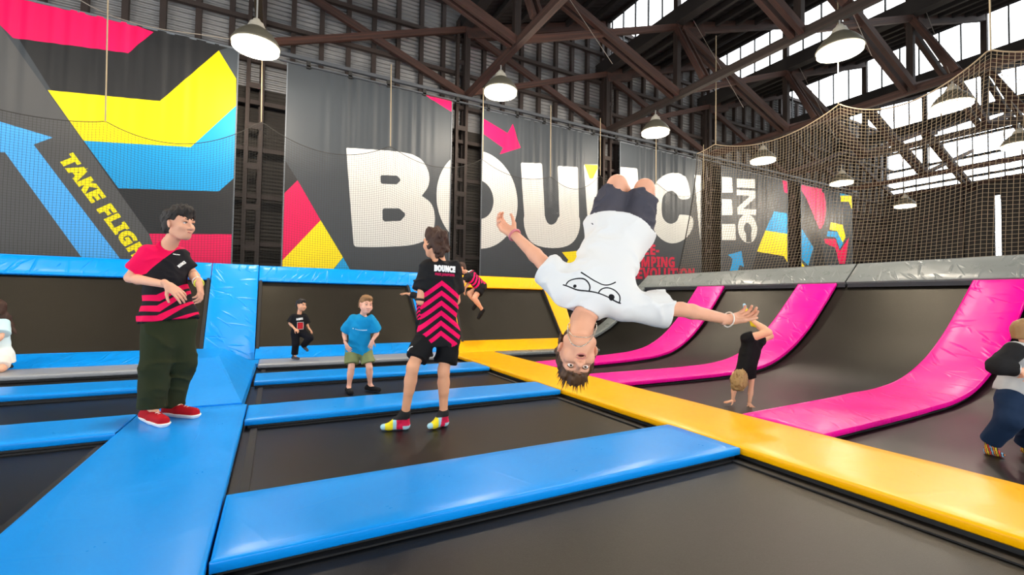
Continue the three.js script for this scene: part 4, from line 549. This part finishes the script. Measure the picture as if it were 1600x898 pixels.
    if (P.sock) { const q = P.sock, K = new Field(), top = mix(l.a, l.k, q.top || 0.16); K.cyl(l.heelP, mix(l.heelP, l.a, 1), 0.034 * s, 0.039 * s, 0.02 * s).cyl(l.a, top, 0.04 * s, 0.042 * s, 0.02 * s).cap(l.a, mix(l.heelP, l.t, 0.72), 0.038 * s, 0.031 * s, 0.03 * s).cap(l.heelP, l.t, 0.035 * s, 0.026 * s, 0.02 * s); put('sock', K.mesh(0.0055, { color: (w) => { const d = w.clone().sub(l.heelP), L = v3(l.t).distanceTo(l.heelP); return q.color(d.dot(dn) / L, d.dot(up) / s, w); } }), M.vertex); }
  });
  (P.extra || []).forEach((fn) => fn(put, H, p, o, base));
  return o;
}
Object.assign(M, { eyeWhite: std('#e9e4dd', 0.25), iris: std('#2b1c14', 0.2), mouthDark: std('#4a1215', 0.5), lip: std('#b5645a', 0.5), vertex: new THREE.MeshStandardMaterial({ vertexColors: true, roughness: 0.85 }), hairDark: std('#140c08', 0.7), hairBrown: std('#3a2011', 0.7), hairFair: std('#8a6238', 0.6), hairBlond: std('#9a7c4e', 0.65), band: std('#d7e04a', 0.5), chain: std('#c9c2b4', 0.25, { metalness: 0.9 }) });
function wristBand(name, a, b, t, r, mat, wide = 0.012) { return (put) => { const A = mix(a, b, t), D = v3(b).sub(v3(a)).normalize(), g = new THREE.TorusGeometry(r, wide / 2, 8, 24); g.applyQuaternion(new THREE.Quaternion().setFromUnitVectors(V(0, 0, 1), D)); g.translate(...A.toArray()); put(name, g, mat); }; }
function shirtTex(draw) { const c = document.createElement('canvas'); c.width = 1024; c.height = 640; const g = c.getContext('2d'); draw(g); const t = new THREE.CanvasTexture(c); t.colorSpace = THREE.SRGBColorSpace; t.magFilter = THREE.LinearFilter; return cloth('#ffffff', 0.8, { map: t }); }
// staff shirt: black with pink chevrons, chest print in front, wordmark across the back
const staffBack = (g, x0) => { g.fillStyle = '#18181a'; g.fillRect(x0, 0, 512, 640); g.fillStyle = '#e8055a'; for (let i = 0; i < 6; i++) { const y = 165 + i * 76; g.beginPath(); g.moveTo(x0 + 256, y - 10); g.lineTo(x0 + 512, y + 140); g.lineTo(x0 + 512, y + 180); g.lineTo(x0 + 256, y + 30); g.lineTo(x0, y + 180); g.lineTo(x0, y + 140); g.fill(); } };
const word = (g, x, y, w, a, str, col, px) => { g.save(); g.translate(x, y); g.rotate(a); g.font = 'bold ' + px + 'px sans-serif'; g.fillStyle = g.strokeStyle = col; g.lineWidth = px * 0.14; const m = g.measureText(str).width; g.scale(w / m, 1); g.strokeText(str, 0, 0); g.fillText(str, 0, 0); g.restore(); };
const staffTex = shirtTex((g) => { staffBack(g, 0); staffBack(g, 512); word(g, 690, 82, 215, 0.03, 'BOUNCE', '#f2f2ee', 58); word(g, 698, 116, 200, 0.03, 'FREE JUMPING', '#b3124a', 24); });
const leadTex = shirtTex((g) => { staffBack(g, 512); g.fillStyle = '#1a181c'; g.fillRect(0, 0, 512, 640); g.fillStyle = '#e6064f';
  g.beginPath(); g.moveTo(0, 0); g.lineTo(512, 0); g.lineTo(360, 60); g.lineTo(150, 225); g.lineTo(0, 250); g.fill();
  for (const [a, b, c, d] of [[0, 395, 470, 318], [0, 470, 512, 350], [0, 540, 512, 440], [0, 600, 512, 540]]) { g.beginPath(); g.moveTo(a, b - 34); g.lineTo(210, b + 18 - 34); g.lineTo(c, d - 34 - (512 - c) * 0); g.lineTo(512, d - 60); g.lineTo(512, d - 22); g.lineTo(230, b + 30); g.lineTo(a, b + 4); g.fill(); }
  g.fillStyle = '#1a181c'; g.beginPath(); g.moveTo(180, 360); g.lineTo(512, 250); g.lineTo(512, 262); g.lineTo(190, 372); g.fill(); word(g, 375, 190, 62, -0.7, 'BOUNCE', '#e9e9e4', 24); word(g, 340, 92, 46, 0.1, 'FREE JUMP', '#e9e9e4', 8); });
const D1 = 3.65;
{ // staff member on the runway
  const A = { s: [-0.919,1.408,-4.491], e: [-1.016,1.228,-4.526], w: [-0.722,1.174,-4.214] }, B = { s: [-0.709,1.421,-4.629], e: [-0.621,1.274,-4.632], w: [-0.548,1.194,-4.393] };
  A.hand = { dir: dirc(0.75, -0.62, -0.1), palm: dirc(-0.3, -0.5, 0.2).negate().negate(), side: -1, curl: 0.32, spread: 0.08 }; A.hand.palm = dirc(-0.4, -0.6, -0.7); B.hand = { dir: dirc(0.3, -0.9, 0.2), palm: dirc(-0.9, -0.2, 0.2), side: 1, curl: 0.45, spread: 0.05 };
  person({ label: 'man in pink and black sports shirt and green corduroy trousers standing on the blue runway', s: 1.0, hs: 1.1, skin: skinMat('#d9a184'), base: 0.09, ground: 0.093, fat: 0.89, neckW: 0.9, face: { neckW: 0.9 }, handS: 1.0, gaze: dirc(0.95, -0.1, 0.2),
    j: { head: [[-0.699,1.668,-4.457], [0.02, 1, 0], dirc(0.97, -0.09, 0.17)], neck: [-0.768,1.524,-4.521], arms: [A, B],
      legs: [{ h: [-0.823,0.911,-4.49], k: [-0.823,0.532,-4.469], a: [-0.842,0.203,-4.512], t: [-0.732,0.122,-4.298], heel: [-0.888,0.133,-4.572] }, { h: [-0.691,0.897,-4.557], k: [-0.677,0.528,-4.596], a: [-0.747,0.198,-4.688], t: [-0.566,0.152,-4.504], heel: [-0.76,0.138,-4.675] }] },
    fwd: dirc(0.45, 0, 0.9), hair: { top: 1.9, back: true, nape: -0.06, amp: 0.02, freq: 46, side: false, fringe: -0.012 }, hairMat: M.hairDark, brow: M.hairDark,
    shirt: { mat: leadTex, tex: true, len: 1.02, g: 0.024, flare: 0.036, sleeve: 0.72, sleeveW: 0.06, w: 0.46, h: 0.72, wr: 0.02 }, pants: { mat: cloth('#2a2f1c', 0.95, { sheen: 0.35, sheenRoughness: 0.45, sheenColor: new THREE.Color('#7d8a5c') }), g: 0.034, cuff: 0.062, wr: 0.024, wf: 7, len: 1.02 },
    shoe: { name: 'canvas_shoe', mat: cloth('#a80f1c', 0.8), sole: std('#eee9e0', 0.6), lace: std('#efe9e4', 0.8) },
    extra: [wristBand('wristband', B.e, B.w, 0.98, 0.032, M.band, 0.012), wristBand('wristband', B.e, B.w, 0.75, 0.034, std('#e8e0d8', 0.6), 0.01)] });
}
{ // striped staff member seen from behind
  const A = { s: [1.11,1.368,-3.681], e: [1.073,1.082,-3.665], w: [1.191,1.167,-3.894] }, B = { s: [1.368,1.367,-3.636], e: [1.416,1.086,-3.733], w: [1.353,1.13,-3.946] };
  for (const [a, q] of [[A, 1], [B, -1]]) a.hand = { dir: dirc(q * 0.5, 0.1, -1), palm: dirc(q * 0.6, -0.5, 0), side: q, curl: 0.5 };
  const sockC = (t, h) => (h > 0.062 ? '#141416' : h > 0.045 && t < 0.25 ? '#d41046' : t < 0.14 ? (h < 0.005 ? '#a9d3e0' : '#d41046') : t < 0.42 ? '#d9114a' : t < 0.58 ? '#a8d6e4' : t < 0.93 ? '#f0dc1e' : '#a8d6e4');
  person({ label: 'teenager with tousled brown hair seen from behind in black shirt with pink chevrons', s: 0.97, hs: 1.04, skin: skinMat('#dfa27e'), base: 0, ground: -0.007, fat: 0.86,
    j: { head: [[1.189,1.574,-3.679], [-0.02, 1, -0.05], dirc(-0.8, -0.06, -0.6)], neck: [1.228,1.44,-3.685], arms: [B, A],
      legs: [{ h: [1.34,0.782,-3.669], k: [1.286,0.496,-3.662], a: [1.323,0.11,-3.745], t: [1.191,0.036,-3.704], heel: [1.342,0.004,-3.761] }, { h: [1.145,0.797,-3.681], k: [1.004,0.551,-3.606], a: [0.996,0.13,-3.782], t: [0.83,0.022,-3.839], heel: [1.009,0.016,-3.801] }] },
    fwd: dirc(-0.3, 0, -0.95), calf: dirc(0.5, 0, 0.8), hair: { top: 1.1, back: true, long: true, side: true, cover: true, nape: -0.12, amp: 0.024, freq: 28 }, hairMat: M.hairBrown, brow: M.hairBrown,
    shirt: { mat: staffTex, tex: true, len: 1.13, g: 0.018, flare: 0.012, sleeve: 0.68, sleeveW: 0.074, wr: 0.02, w: 0.44, h: 0.72 }, pants: { mat: cloth('#101012', 0.8), short: 0.78, g: 0.02, open: 0.088, waist: 0.85 }, sock: { top: 0.09, color: sockC },
    extra: [wristBand('elbow_band', A.s, A.e, 0.97, 0.042, std('#101010', 0.8), 0.02), (put) => put('emblem', rod([[0.956,0.679,-3.593], [0.969,0.705,-3.585], [0.991,0.716,-3.573]], 0.004, 6), std('#e8e8e8', 0.6))] });
}
{ // boy upside down in mid flip
  const A = { s: [1.076,1.149,-1.603], e: [1.057,1.278,-1.721], w: [1.012,1.414,-1.899] }, B = { s: [1.319,1.07,-1.431], e: [1.571,1.072,-1.389], w: [1.818,1.028,-1.339] };
  A.hand = { dir: dirc(-0.72, 0.55, -0.25), palm: dirc(0.3, 0.55, 0.75), side: 1, curl: 0.62, spread: 0.03, thumb: 0.8 }; B.hand = { dir: dirc(0.95, 0.12, -0.25), palm: dirc(-0.15, 0.75, 0.6), side: 1, curl: 0.5, spread: 0.03, thumb: 0.5 };
  const chains = (put) => { for (const [pts, r] of [[[[1.054,0.992,-1.506],[1.007,0.96,-1.43],[0.993,0.938,-1.384],[1.01,0.931,-1.367],[1.041,0.94,-1.365],[1.094,0.963,-1.395],[1.157,0.993,-1.451],[1.217,1.012,-1.544],[1.197,1.017,-1.599],[1.131,1.01,-1.589]], 0.002], [[[1.056,0.997,-1.505],[1.025,0.971,-1.443],[1.017,0.965,-1.397],[1.033,0.964,-1.382],[1.057,0.963,-1.379],[1.109,0.974,-1.41],[1.163,0.998,-1.459],[1.214,1.014,-1.545],[1.197,1.02,-1.599],[1.134,1.013,-1.588]], 0.0016]]) put('necklace', new THREE.TubeGeometry(new THREE.CatmullRomCurve3(pts.map((q) => V(...q)), true), 110, r, 6, true), M.chain); };
  const face = (() => { const c = document.createElement('canvas'); c.width = 1024; c.height = 640; const g = c.getContext('2d'); g.fillStyle = '#d9d8d6'; g.fillRect(0, 0, 1024, 640); g.strokeStyle = g.fillStyle = '#17171a'; g.lineWidth = 6; g.lineCap = 'round';
    g.beginPath(); g.moveTo(146, 62); g.lineTo(432, 54); g.stroke(); for (const [x, e] of [[208, 1], [364, 0]]) { g.beginPath(); g.ellipse(x, 60, 56, 48, 0, 0.02, 3.12); g.stroke(); g.beginPath(); g.arc(x + (e ? -10 : 14), 68, e ? 15 : 8, 0, 6.3); g.fill(); } g.beginPath(); g.moveTo(206, 146); g.quadraticCurveTo(240, 104, 274, 110); g.quadraticCurveTo(330, 118, 376, 134); g.stroke();
    const t = new THREE.CanvasTexture(c); t.colorSpace = THREE.SRGBColorSpace; t.magFilter = THREE.LinearFilter; return cloth('#ffffff', 0.85, { map: t }); })();
  person({ label: 'boy in white T-shirt and dark shorts flipping upside down in mid air', s: 0.86, hs: 0.93, skin: skinMat('#dda284'), fat: 0.88, squint: 0.45, base: 0.62, handS: 0.86, cell: 0.009, headCell: 0.0028, handCell: 0.0028, clothCell: 0.006, hairCell: 0.0032, neckW: 1.02,
    j: { head: [[1.079,0.898,-1.473], dirc(-0.1, -0.8, -0.58), dirc(-0.06, -0.58, 0.8)], neck: [1.142,1.021,-1.526], arms: [A, B],
      legs: [{ h: [1.357,1.457,-1.648], k: [1.415,1.655,-1.633], a: [1.656,1.582,-1.803], t: [1.768,1.654,-1.9] }, { h: [1.463,1.429,-1.57], k: [1.531,1.639,-1.573], a: [1.732,1.556,-1.764], t: [1.839,1.626,-1.863] }] },
    fwd: dirc(0.05, 0.2, 1), face: { mouth: true, nostrils: true }, gaze: dirc(0, -0.2, 1), hair: { top: 1.5, back: true, nape: -0.03, amp: 0.014, freq: 40 }, hairMat: std('#4a3019', 0.6), brow: std('#6e4c33', 0.7), lipMat: std('#c27a6c', 0.5), iris: std('#3a2b20', 0.2),
    shirt: { mat: face, tex: true, g: 0.018, flare: 0.02, len: 0.98, sleeve: 0.68, sleeveW: 0.086, neckR: 0.07, wr: 0.016, wf: 10, w: 0.5, h: 0.62 },
    pants: { mat: cloth('#46444c', 0.8), short: 0.84, g: 0.011, open: 0.07, waist: 0.85, wr: 0.018, wf: 16 },
    extra: [chains, wristBand('wristband', A.e, A.w, 1.0, 0.028, std('#c9757c', 0.5), 0.012), wristBand('bracelet', B.e, B.w, 1.0, 0.034, std('#efe6d8', 0.4), 0.006), (put) => put('drawstring', rod([[1.346,1.493,-1.539], [1.353,1.474,-1.525], [1.349,1.452,-1.516]], 0.004, 6), std('#15151a', 0.8)),
      (put, H, p) => { const L = []; let k = 77; const r = () => { k = (k * 16807) % 2147483647; return k / 2147483647; }; for (let i = 0; i < 90; i++) { const a = r() * 6.283, q = Math.sqrt(r()) * 0.06, b = p(Math.cos(a) * q, 0.115 - q * 0.3, 0.02 + Math.sin(a) * q), t = p(Math.cos(a) * q * 1.3 + (r() - 0.5) * 0.02, 0.15 + r() * 0.035 - q * 0.3, 0.035 + Math.sin(a) * q * 1.2 + (r() - 0.5) * 0.02); const A1 = b, d = t.clone().sub(b), g = new THREE.ConeGeometry(0.0045, d.length(), 5); g.applyQuaternion(new THREE.Quaternion().setFromUnitVectors(V(0, 1, 0), d.clone().normalize())); g.translate(...b.clone().addScaledVector(d, 0.5).toArray()); L.push(g); } put('hair_tuft', merge(L), std('#4a3019', 0.6)); }] });
}
{ // boy in blue shirt
  const A = { s: [0.792,0.855,-5.45], e: [0.728,0.686,-5.568], w: [0.726,0.579,-5.426] }, B = { s: [0.995,0.859,-5.343], e: [1.068,0.691,-5.4], w: [1,0.611,-5.302] };
  A.hand = { dir: dirc(0.5, -0.85, 0.1), palm: dirc(0.4, 0, -0.9), side: -1, curl: 0.25, spread: 0.15 }; B.hand = { dir: dirc(-0.3, -0.9, 0), palm: dirc(-0.3, 0, -0.9), side: 1, curl: 0.25 };
  const tx = shirtTex((g) => { g.fillStyle = '#148fc4'; g.fillRect(0, 0, 1024, 640); g.fillStyle = '#dff0f4'; for (let i = 0; i < 9; i++) g.fillRect(190 + i * 19, 200, 12, 10); g.fillRect(150, 196, 16, 16); });
  person({ label: 'boy in turquoise T-shirt and green shorts leaning forward, hands on his thighs', face: { kid: 1, neckW: 0.8 }, neckW: 0.82, squint: 0.8, s: 0.66, hs: 0.86, skin: skinMat('#eab097'), fat: 0.98, handS: 0.66, base: 0, ground: -0.007, handCell: 0.0045, headCell: 0.0045, gaze: dirc(0.7, 0, 0.7),
    j: { head: [[0.921,1.021,-5.309], [0.1, 1, 0.1], dirc(0.62, -0.12, 0.78)], neck: [0.902,0.902,-5.39], arms: [A, B], legs: [{ h: [0.824,0.489,-5.558], k: [0.804,0.29,-5.484], a: [0.788,0.061,-5.534], t: [0.796,0.029,-5.384] }, { h: [0.954,0.496,-5.511], k: [0.997,0.293,-5.439], a: [1.029,0.064,-5.542], t: [1.11,0.041,-5.421] }] },
    fwd: dirc(0.2, 0, 0.98), hair: { top: 1.1, back: true, nape: -0.05, amp: 0.008, freq: 36 }, hairMat: M.hairFair, brow: M.hairFair, shirt: { mat: tx, tex: true, g: 0.02, flare: 0.016, len: 1.06, sleeve: 0.8, sleeveW: 0.078, wr: 0.018, w: 0.6, h: 0.8 }, pants: { mat: cloth('#7c8457', 0.9), short: 0.8, g: 0.02, open: 0.095 },
    shoe: { name: 'sock', mat: cloth('#1c1c1e', 0.9) }, extra: [wristBand('wristband', A.e, A.w, 0.9, 0.024, std('#2a2622', 0.6), 0.01)] });
}
{ // small boy in black
  const A = { s: [0.253,0.787,-7.977], e: [0.219,0.675,-7.986], w: [0.291,0.589,-7.872] }, B = { s: [0.44,0.786,-7.991], e: [0.464,0.66,-8.027], w: [0.499,0.591,-7.954] };
  A.hand = { dir: dirc(0.8, -0.4, 0.2), palm: dirc(0, -0.8, -0.5), side: -1, curl: 0.9 }; B.hand = { dir: dirc(0.6, -0.7, 0), palm: dirc(-0.6, -0.5, 0), side: 1, curl: 0.3 };
  const tx = shirtTex((g) => { g.fillStyle = '#131316'; g.fillRect(0, 0, 1024, 640); word(g, 190, 215, 150, -0.12, 'ALWAYS', '#e6e6e2', 60); g.fillStyle = '#b3202a'; g.beginPath(); g.ellipse(285, 350, 78, 92, 0, 0, 6.3); g.fill(); g.strokeStyle = '#cfcfca'; g.lineWidth = 9; g.strokeRect(212, 262, 140, 170); });
  person({ label: 'small dark-haired boy in black shirt and trousers running on the grey strip', face: { kid: 1, neckW: 0.8 }, neckW: 0.82, squint: 0.8, s: 0.53, hs: 0.8, skin: skinMat('#d99f7d'), fat: 1.0, cell: 0.01, ground: 0.095, handS: 0.6, handCell: 0.006, headCell: 0.006, hairCell: 0.006,
    j: { head: [[0.377,0.963,-7.951], [0.05, 1, 0], dirc(0.9, -0.05, 0.4)], neck: [0.353,0.849,-7.967], arms: [A, B], legs: [{ h: [0.296,0.532,-7.973], k: [0.309,0.351,-7.938], a: [0.298,0.18,-8.017], t: [0.351,0.137,-7.923] }, { h: [0.4,0.528,-7.998], k: [0.508,0.442,-7.876], a: [0.425,0.31,-8.003], t: [0.48,0.242,-7.942], free: 1 }] },
    fwd: dirc(0.5, 0, 0.85), hair: { top: 1.3, back: true, nape: -0.05, amp: 0.01, freq: 30 }, hairMat: M.hairDark, brow: M.hairDark, shirt: { mat: tx, tex: true, g: 0.02, len: 1.05, sleeve: 0.85, sleeveW: 0.08, w: 0.62, h: 0.8 }, pants: { mat: cloth('#121218', 0.9), g: 0.018, cuff: 0.06 }, shoe: { name: 'sock', mat: cloth('#4a4548', 0.9) } });
}
{ // staff member pointing, behind the teenager
  const A = { s: [2.119,1.138,-7.432], e: [2.066,1.17,-7.64], w: [2.043,1.187,-7.81] }, B = { s: [2.31,1.131,-7.4], e: [2.283,0.957,-7.374], w: [2.226,0.786,-7.319] };
  A.hand = { dir: dirc(-0.95, 0.05, -0.3), palm: dirc(0, -1, 0), side: 1, curl: 0.2 }; B.hand = { dir: dirc(-0.15, -1, 0.1), palm: dirc(-1, 0, 0), side: 1, curl: 0.3 };
  person({ label: 'dark-haired staff member pointing left, half hidden behind the teenager', s: 0.74, hs: 0.86, skin: skinMat('#d79f7e'), fat: 0.9, cell: 0.012, handS: 0.75, handCell: 0.006, headCell: 0.006, hairCell: 0.006, base: 0.1, ground: 0.1,
    j: { head: [[2.135,1.323,-7.463], [0, 1, 0], dirc(-0.93, -0.05, 0.3)], neck: [2.186,1.204,-7.44], arms: [A, B], legs: [{ h: [2.191,0.705,-7.454], k: [2.186,0.448,-7.419], a: [2.22,0.204,-7.477], t: [2.131,0.169,-7.435] }, { h: [2.331,0.705,-7.437], k: [2.329,0.445,-7.412], a: [2.373,0.199,-7.464], t: [2.292,0.164,-7.418] }] },
    fwd: dirc(-0.5, 0, 0.8), hair: { top: 1, back: true, nape: -0.06, amp: 0.008, freq: 36 }, hairMat: M.hairDark, brow: M.hairDark, shirt: { mat: staffTex, tex: true, g: 0.02, len: 1.1, sleeve: 0.75, w: 0.46, h: 0.72 }, pants: { mat: cloth('#15151a', 0.85), short: 0.85, g: 0.018 }, shoe: { name: 'shoe', mat: cloth('#17171a', 0.8) } });
}
{ // staff member running up the yellow wall
  const A = { s: [3.5,1.588,-8.657], e: [3.408,1.412,-8.632], w: [3.362,1.253,-8.685] }, B = { s: [3.662,1.652,-8.739], e: [3.589,1.46,-8.728], w: [3.495,1.336,-8.702] };
  for (const a of [A, B]) a.hand = { dir: dirc(-0.3, -0.9, 0.1), palm: dirc(1, 0, 0), side: 1, curl: 0.4 };
  person({ label: 'staff member in pink-striped black shirt stepping up the yellow-framed wall trampoline', s: 0.9, hs: 0.98, skin: skinMat('#d9a182'), cell: 0.013, handCell: 0.006, headCell: 0.006, hairCell: 0.006, fat: 0.96,
    j: { head: [[3.379,1.743,-8.682], dirc(-0.35, 0.9, 0.1), dirc(-0.85, -0.4, 0.4)], neck: [3.493,1.67,-8.715], arms: [A, B], legs: [{ h: [3.761,1.34,-8.516], k: [3.587,1.125,-8.434], a: [3.801,0.89,-8.487], t: [3.735,0.73,-8.527], up: [0.3, 1, 0.3] }, { h: [3.857,1.386,-8.668], k: [3.568,1.231,-8.667], a: [3.723,1.02,-8.614], t: [3.675,0.912,-8.666] }] },
    fwd: dirc(-0.7, -0.5, -0.3), hair: { top: 1, back: true, nape: -0.05, amp: 0.008, freq: 36 }, hairMat: M.hairBrown, brow: M.hairBrown, shirt: { mat: staffTex, tex: true, g: 0.02, len: 1.02, sleeve: 0.6, w: 0.46, h: 0.66 }, pants: { mat: cloth('#121214', 0.85), short: 0.5, g: 0.018 }, shoe: { name: 'shoe', mat: cloth('#161618', 0.8) } });
}
{ // child in handstand
  const A = { s: [4.472,0.337,-3.184], e: [4.437,0.178,-3.196], w: [4.437,0.043,-3.212] }, B = { s: [4.652,0.319,-3.135], e: [4.626,0.154,-3.131], w: [4.599,0.011,-3.128] };
  A.hand = { dir: dirc(-0.95, -0.12, 0.2), palm: [0, -1, 0], side: 1, curl: 0.03, spread: 0.16 }; B.hand = { dir: dirc(-0.1, -0.2, 0.95), palm: [0, -1, 0], side: -1, curl: 0.03, spread: 0.2 };
  const sock = (t) => (t > 0.75 ? '#a8cfe2' : '#efdc24');
  person({ label: 'fair-haired child in black doing a handstand on the right-hand bed', s: 0.62, hs: 0.86, skin: skinMat('#dca687'), fat: 1.0, handS: 0.62, handCell: 0.0042, headCell: 0.005, base: 0,
    j: { head: [[4.425,0.284,-3.143], dirc(-0.12, -0.9, 0.35), dirc(-0.1, -0.4, -0.9)], neck: [4.545,0.384,-3.167], arms: [A, B],
      legs: [{ h: [4.579,0.72,-3.138], k: [4.684,0.8,-2.967], a: [4.705,0.927,-3.178], t: [4.631,1.09,-3.212], heel: [4.688,0.94,-3.22] }, { h: [4.755,0.687,-3.136], k: [4.952,0.741,-3.121], a: [4.865,0.866,-3.231], t: [4.816,0.959,-3.277], heel: [4.861,0.864,-3.267] }] },
    fwd: dirc(-0.1, 0, -1), eyes: false, hair: { top: 1.1, back: true, long: true, side: true, cover: true, nape: -0.11, amp: 0.024, freq: 44 }, hairMat: M.hairBlond, brow: M.hairBlond, shirt: { mat: cloth('#101011', 0.85), g: 0.016, len: 1.0, sleeve: 0.2, neckR: 0.06, name: 'vest_top' }, pants: { mat: cloth('#0f0f11', 0.85), short: 0.3, g: 0.014, waist: 0.6 }, sock: { top: 0.12, color: sock } });
}
{ // child at the right edge
  const A = { s: [4.835,0.78,-1.202], e: [4.69,0.674,-1.248], w: [4.74,0.652,-1.155] }, B = { s: [5.19,0.771,-1.162], e: [5.216,0.622,-1.131], w: [4.882,0.624,-1.126] };
  A.hand = { dir: dirc(1, 0.02, 0), palm: dirc(0, -0.3, -0.9), side: -1, curl: 0.6 }; B.hand = { dir: dirc(-1, 0, 0.1), palm: dirc(0, -0.3, -0.9), side: 1, curl: 0.6 };
  const stripe = (t, h, w) => ['#16161a', '#e2c31f', '#16161a', '#d8412b', '#16161a', '#86b9dd', '#16161a', '#e8862a'][Math.floor((t * 1.6 + h * 3 + 1) * 8) % 8];
  person({ label: 'small child in grey hoodie, black sleeves and jeans at the right edge', face: { kid: 1, neckW: 0.8 }, neckW: 0.82, squint: 0.8, s: 0.6, hs: 0.85, skin: skinMat('#e3aa8d'), fat: 1.12, handS: 0.6, handCell: 0.004, base: 0, ground: -0.007,
    j: { head: [[5.006,0.912,-1.164], [0.02, 1, 0], dirc(0.85, -0.1, 0.5)], neck: [4.992,0.82,-1.175], arms: [A, B], legs: [{ h: [4.87,0.472,-1.227], k: [4.747,0.286,-1.208], a: [4.793,0.09,-1.325], t: [4.795,0.024,-1.259], heel: [4.796,0.043,-1.337] }, { h: [5.078,0.463,-1.186], k: [4.967,0.284,-1.137], a: [5.101,0.063,-1.209], t: [5.051,0.017,-1.146], heel: [5.104,0.016,-1.22] }] },
    fwd: dirc(0.5, 0, 0.85), hair: { top: 1, back: true, nape: -0.05, amp: 0.006, freq: 50 }, hairMat: std('#8b6a42', 0.65), brow: M.hairFair, shirt: { name: 'hoodie', mat: cloth('#a9abac', 0.95), g: 0.036, flare: 0.012, len: 1.02, sleeve: 0.2, sleeveW: 0.042, wr: 0.014, neckR: 0.07, sleeveMat: cloth('#1a1a1c', 0.9) }, pants: { name: 'jeans', mat: cloth('#14263f', 0.9), g: 0.026, cuff: 0.062 }, sock: { top: 0.2, color: stripe },
    extra: [wristBand('cuff', A.e, A.w, 0.92, 0.036, cloth('#c9c9c9', 0.9), 0.02), (put, H, p) => put('hood', (() => { const K = new Field(); for (let i = 0; i < 9; i++) { const a = (i / 8) * 4.6 - 2.3 + 3.14; K.cap(p(Math.sin(a) * 0.075, -0.115 - 0.01 * Math.cos(a), -0.01 + Math.cos(a) * 0.075), p(Math.sin(a + 0.57) * 0.075, -0.115, -0.01 + Math.cos(a + 0.57) * 0.075), 0.026, 0.026, 0.01); } K.noise = (x, y, z) => 0.006 * (noise3(x * 30, y * 30, z * 30) - 0.5); return K.mesh(0.006); })(), cloth('#b0b2b3', 0.95))] });
}
{ // girl at the left edge
  const A = { s: [-3.23,0.716,-8.166], e: [-3.268,0.528,-8.192], w: [-3.195,0.367,-8.08] }, B = { s: [-3.076,0.706,-8.187], e: [-3.04,0.537,-8.015], w: [-3.089,0.43,-7.976] };
  for (const a of [A, B]) a.hand = { dir: dirc(-0.2, -0.9, 0.2), palm: dirc(0, 0, -1), side: 1, curl: 0.4 };
  const tx = shirtTex((g) => { const q = g.createLinearGradient(0, 0, 0, 640); q.addColorStop(0, '#b9dfe6'); q.addColorStop(0.6, '#dcebec'); q.addColorStop(1, '#f1e6d6'); g.fillStyle = q; g.fillRect(0, 0, 1024, 640); });
  person({ label: 'girl with long brown hair in pale blue and white top at the left edge', ground: 0.1, s: 0.62, hs: 0.86, skin: skinMat('#e0a98b'), handS: 0.6, cell: 0.012, handCell: 0.005, headCell: 0.006, fat: 1,
    j: { head: [[-3.169,0.895,-8.185], [0, 1, 0], dirc(-0.9, -0.1, 0.3)], neck: [-3.158,0.764,-8.183], arms: [A, B], legs: [{ h: [-3.203,0.287,-8.222], k: [-3.152,0.149,-8.019], a: [-3.094,0.001,-8.174], t: [-3.169,-0.029,-8.192] }, { h: [-3.079,0.275,-8.202], k: [-3.018,0.129,-7.994], a: [-3.049,-0.004,-8.241], t: [-3.089,-0.027,-8.195] }] },
    fwd: dirc(-0.6, 0, 0.8), hair: { top: 1, back: true, long: true, side: true, nape: -0.1, amp: 0.008, freq: 40 }, hairMat: M.hairBrown, brow: M.hairBrown, shirt: { mat: tx, tex: true, g: 0.03, flare: 0.03, len: 1.22, sleeve: 0.8, sleeveW: 0.09, w: 0.6, h: 0.95, name: 'top' }, pants: { mat: cloth('#e9ddd3', 0.9), short: 0.75, g: 0.02 }, shoe: { name: 'sock', mat: cloth('#2a2a2c', 0.9) },
    extra: [(put) => put('ponytail', (() => { const q = [[-3.121,0.871,-8.183], [-3.096,0.771,-8.218], [-3.07,0.669,-8.253], [-3.024,0.603,-8.231], [-2.979,0.562,-8.208]], K = new Field(); for (let i = 0; i < 4; i++) K.cap(q[i], q[i + 1], [0.045, 0.055, 0.045, 0.03][i], [0.055, 0.045, 0.03, 0.012][i], 0.03); K.noise = (x, y, z) => 0.012 * (noise3(x * 60, y * 22, z * 60) - 0.5); return K.mesh(0.006); })(), M.hairBrown)] });
}

renderer.render(scene, camera);
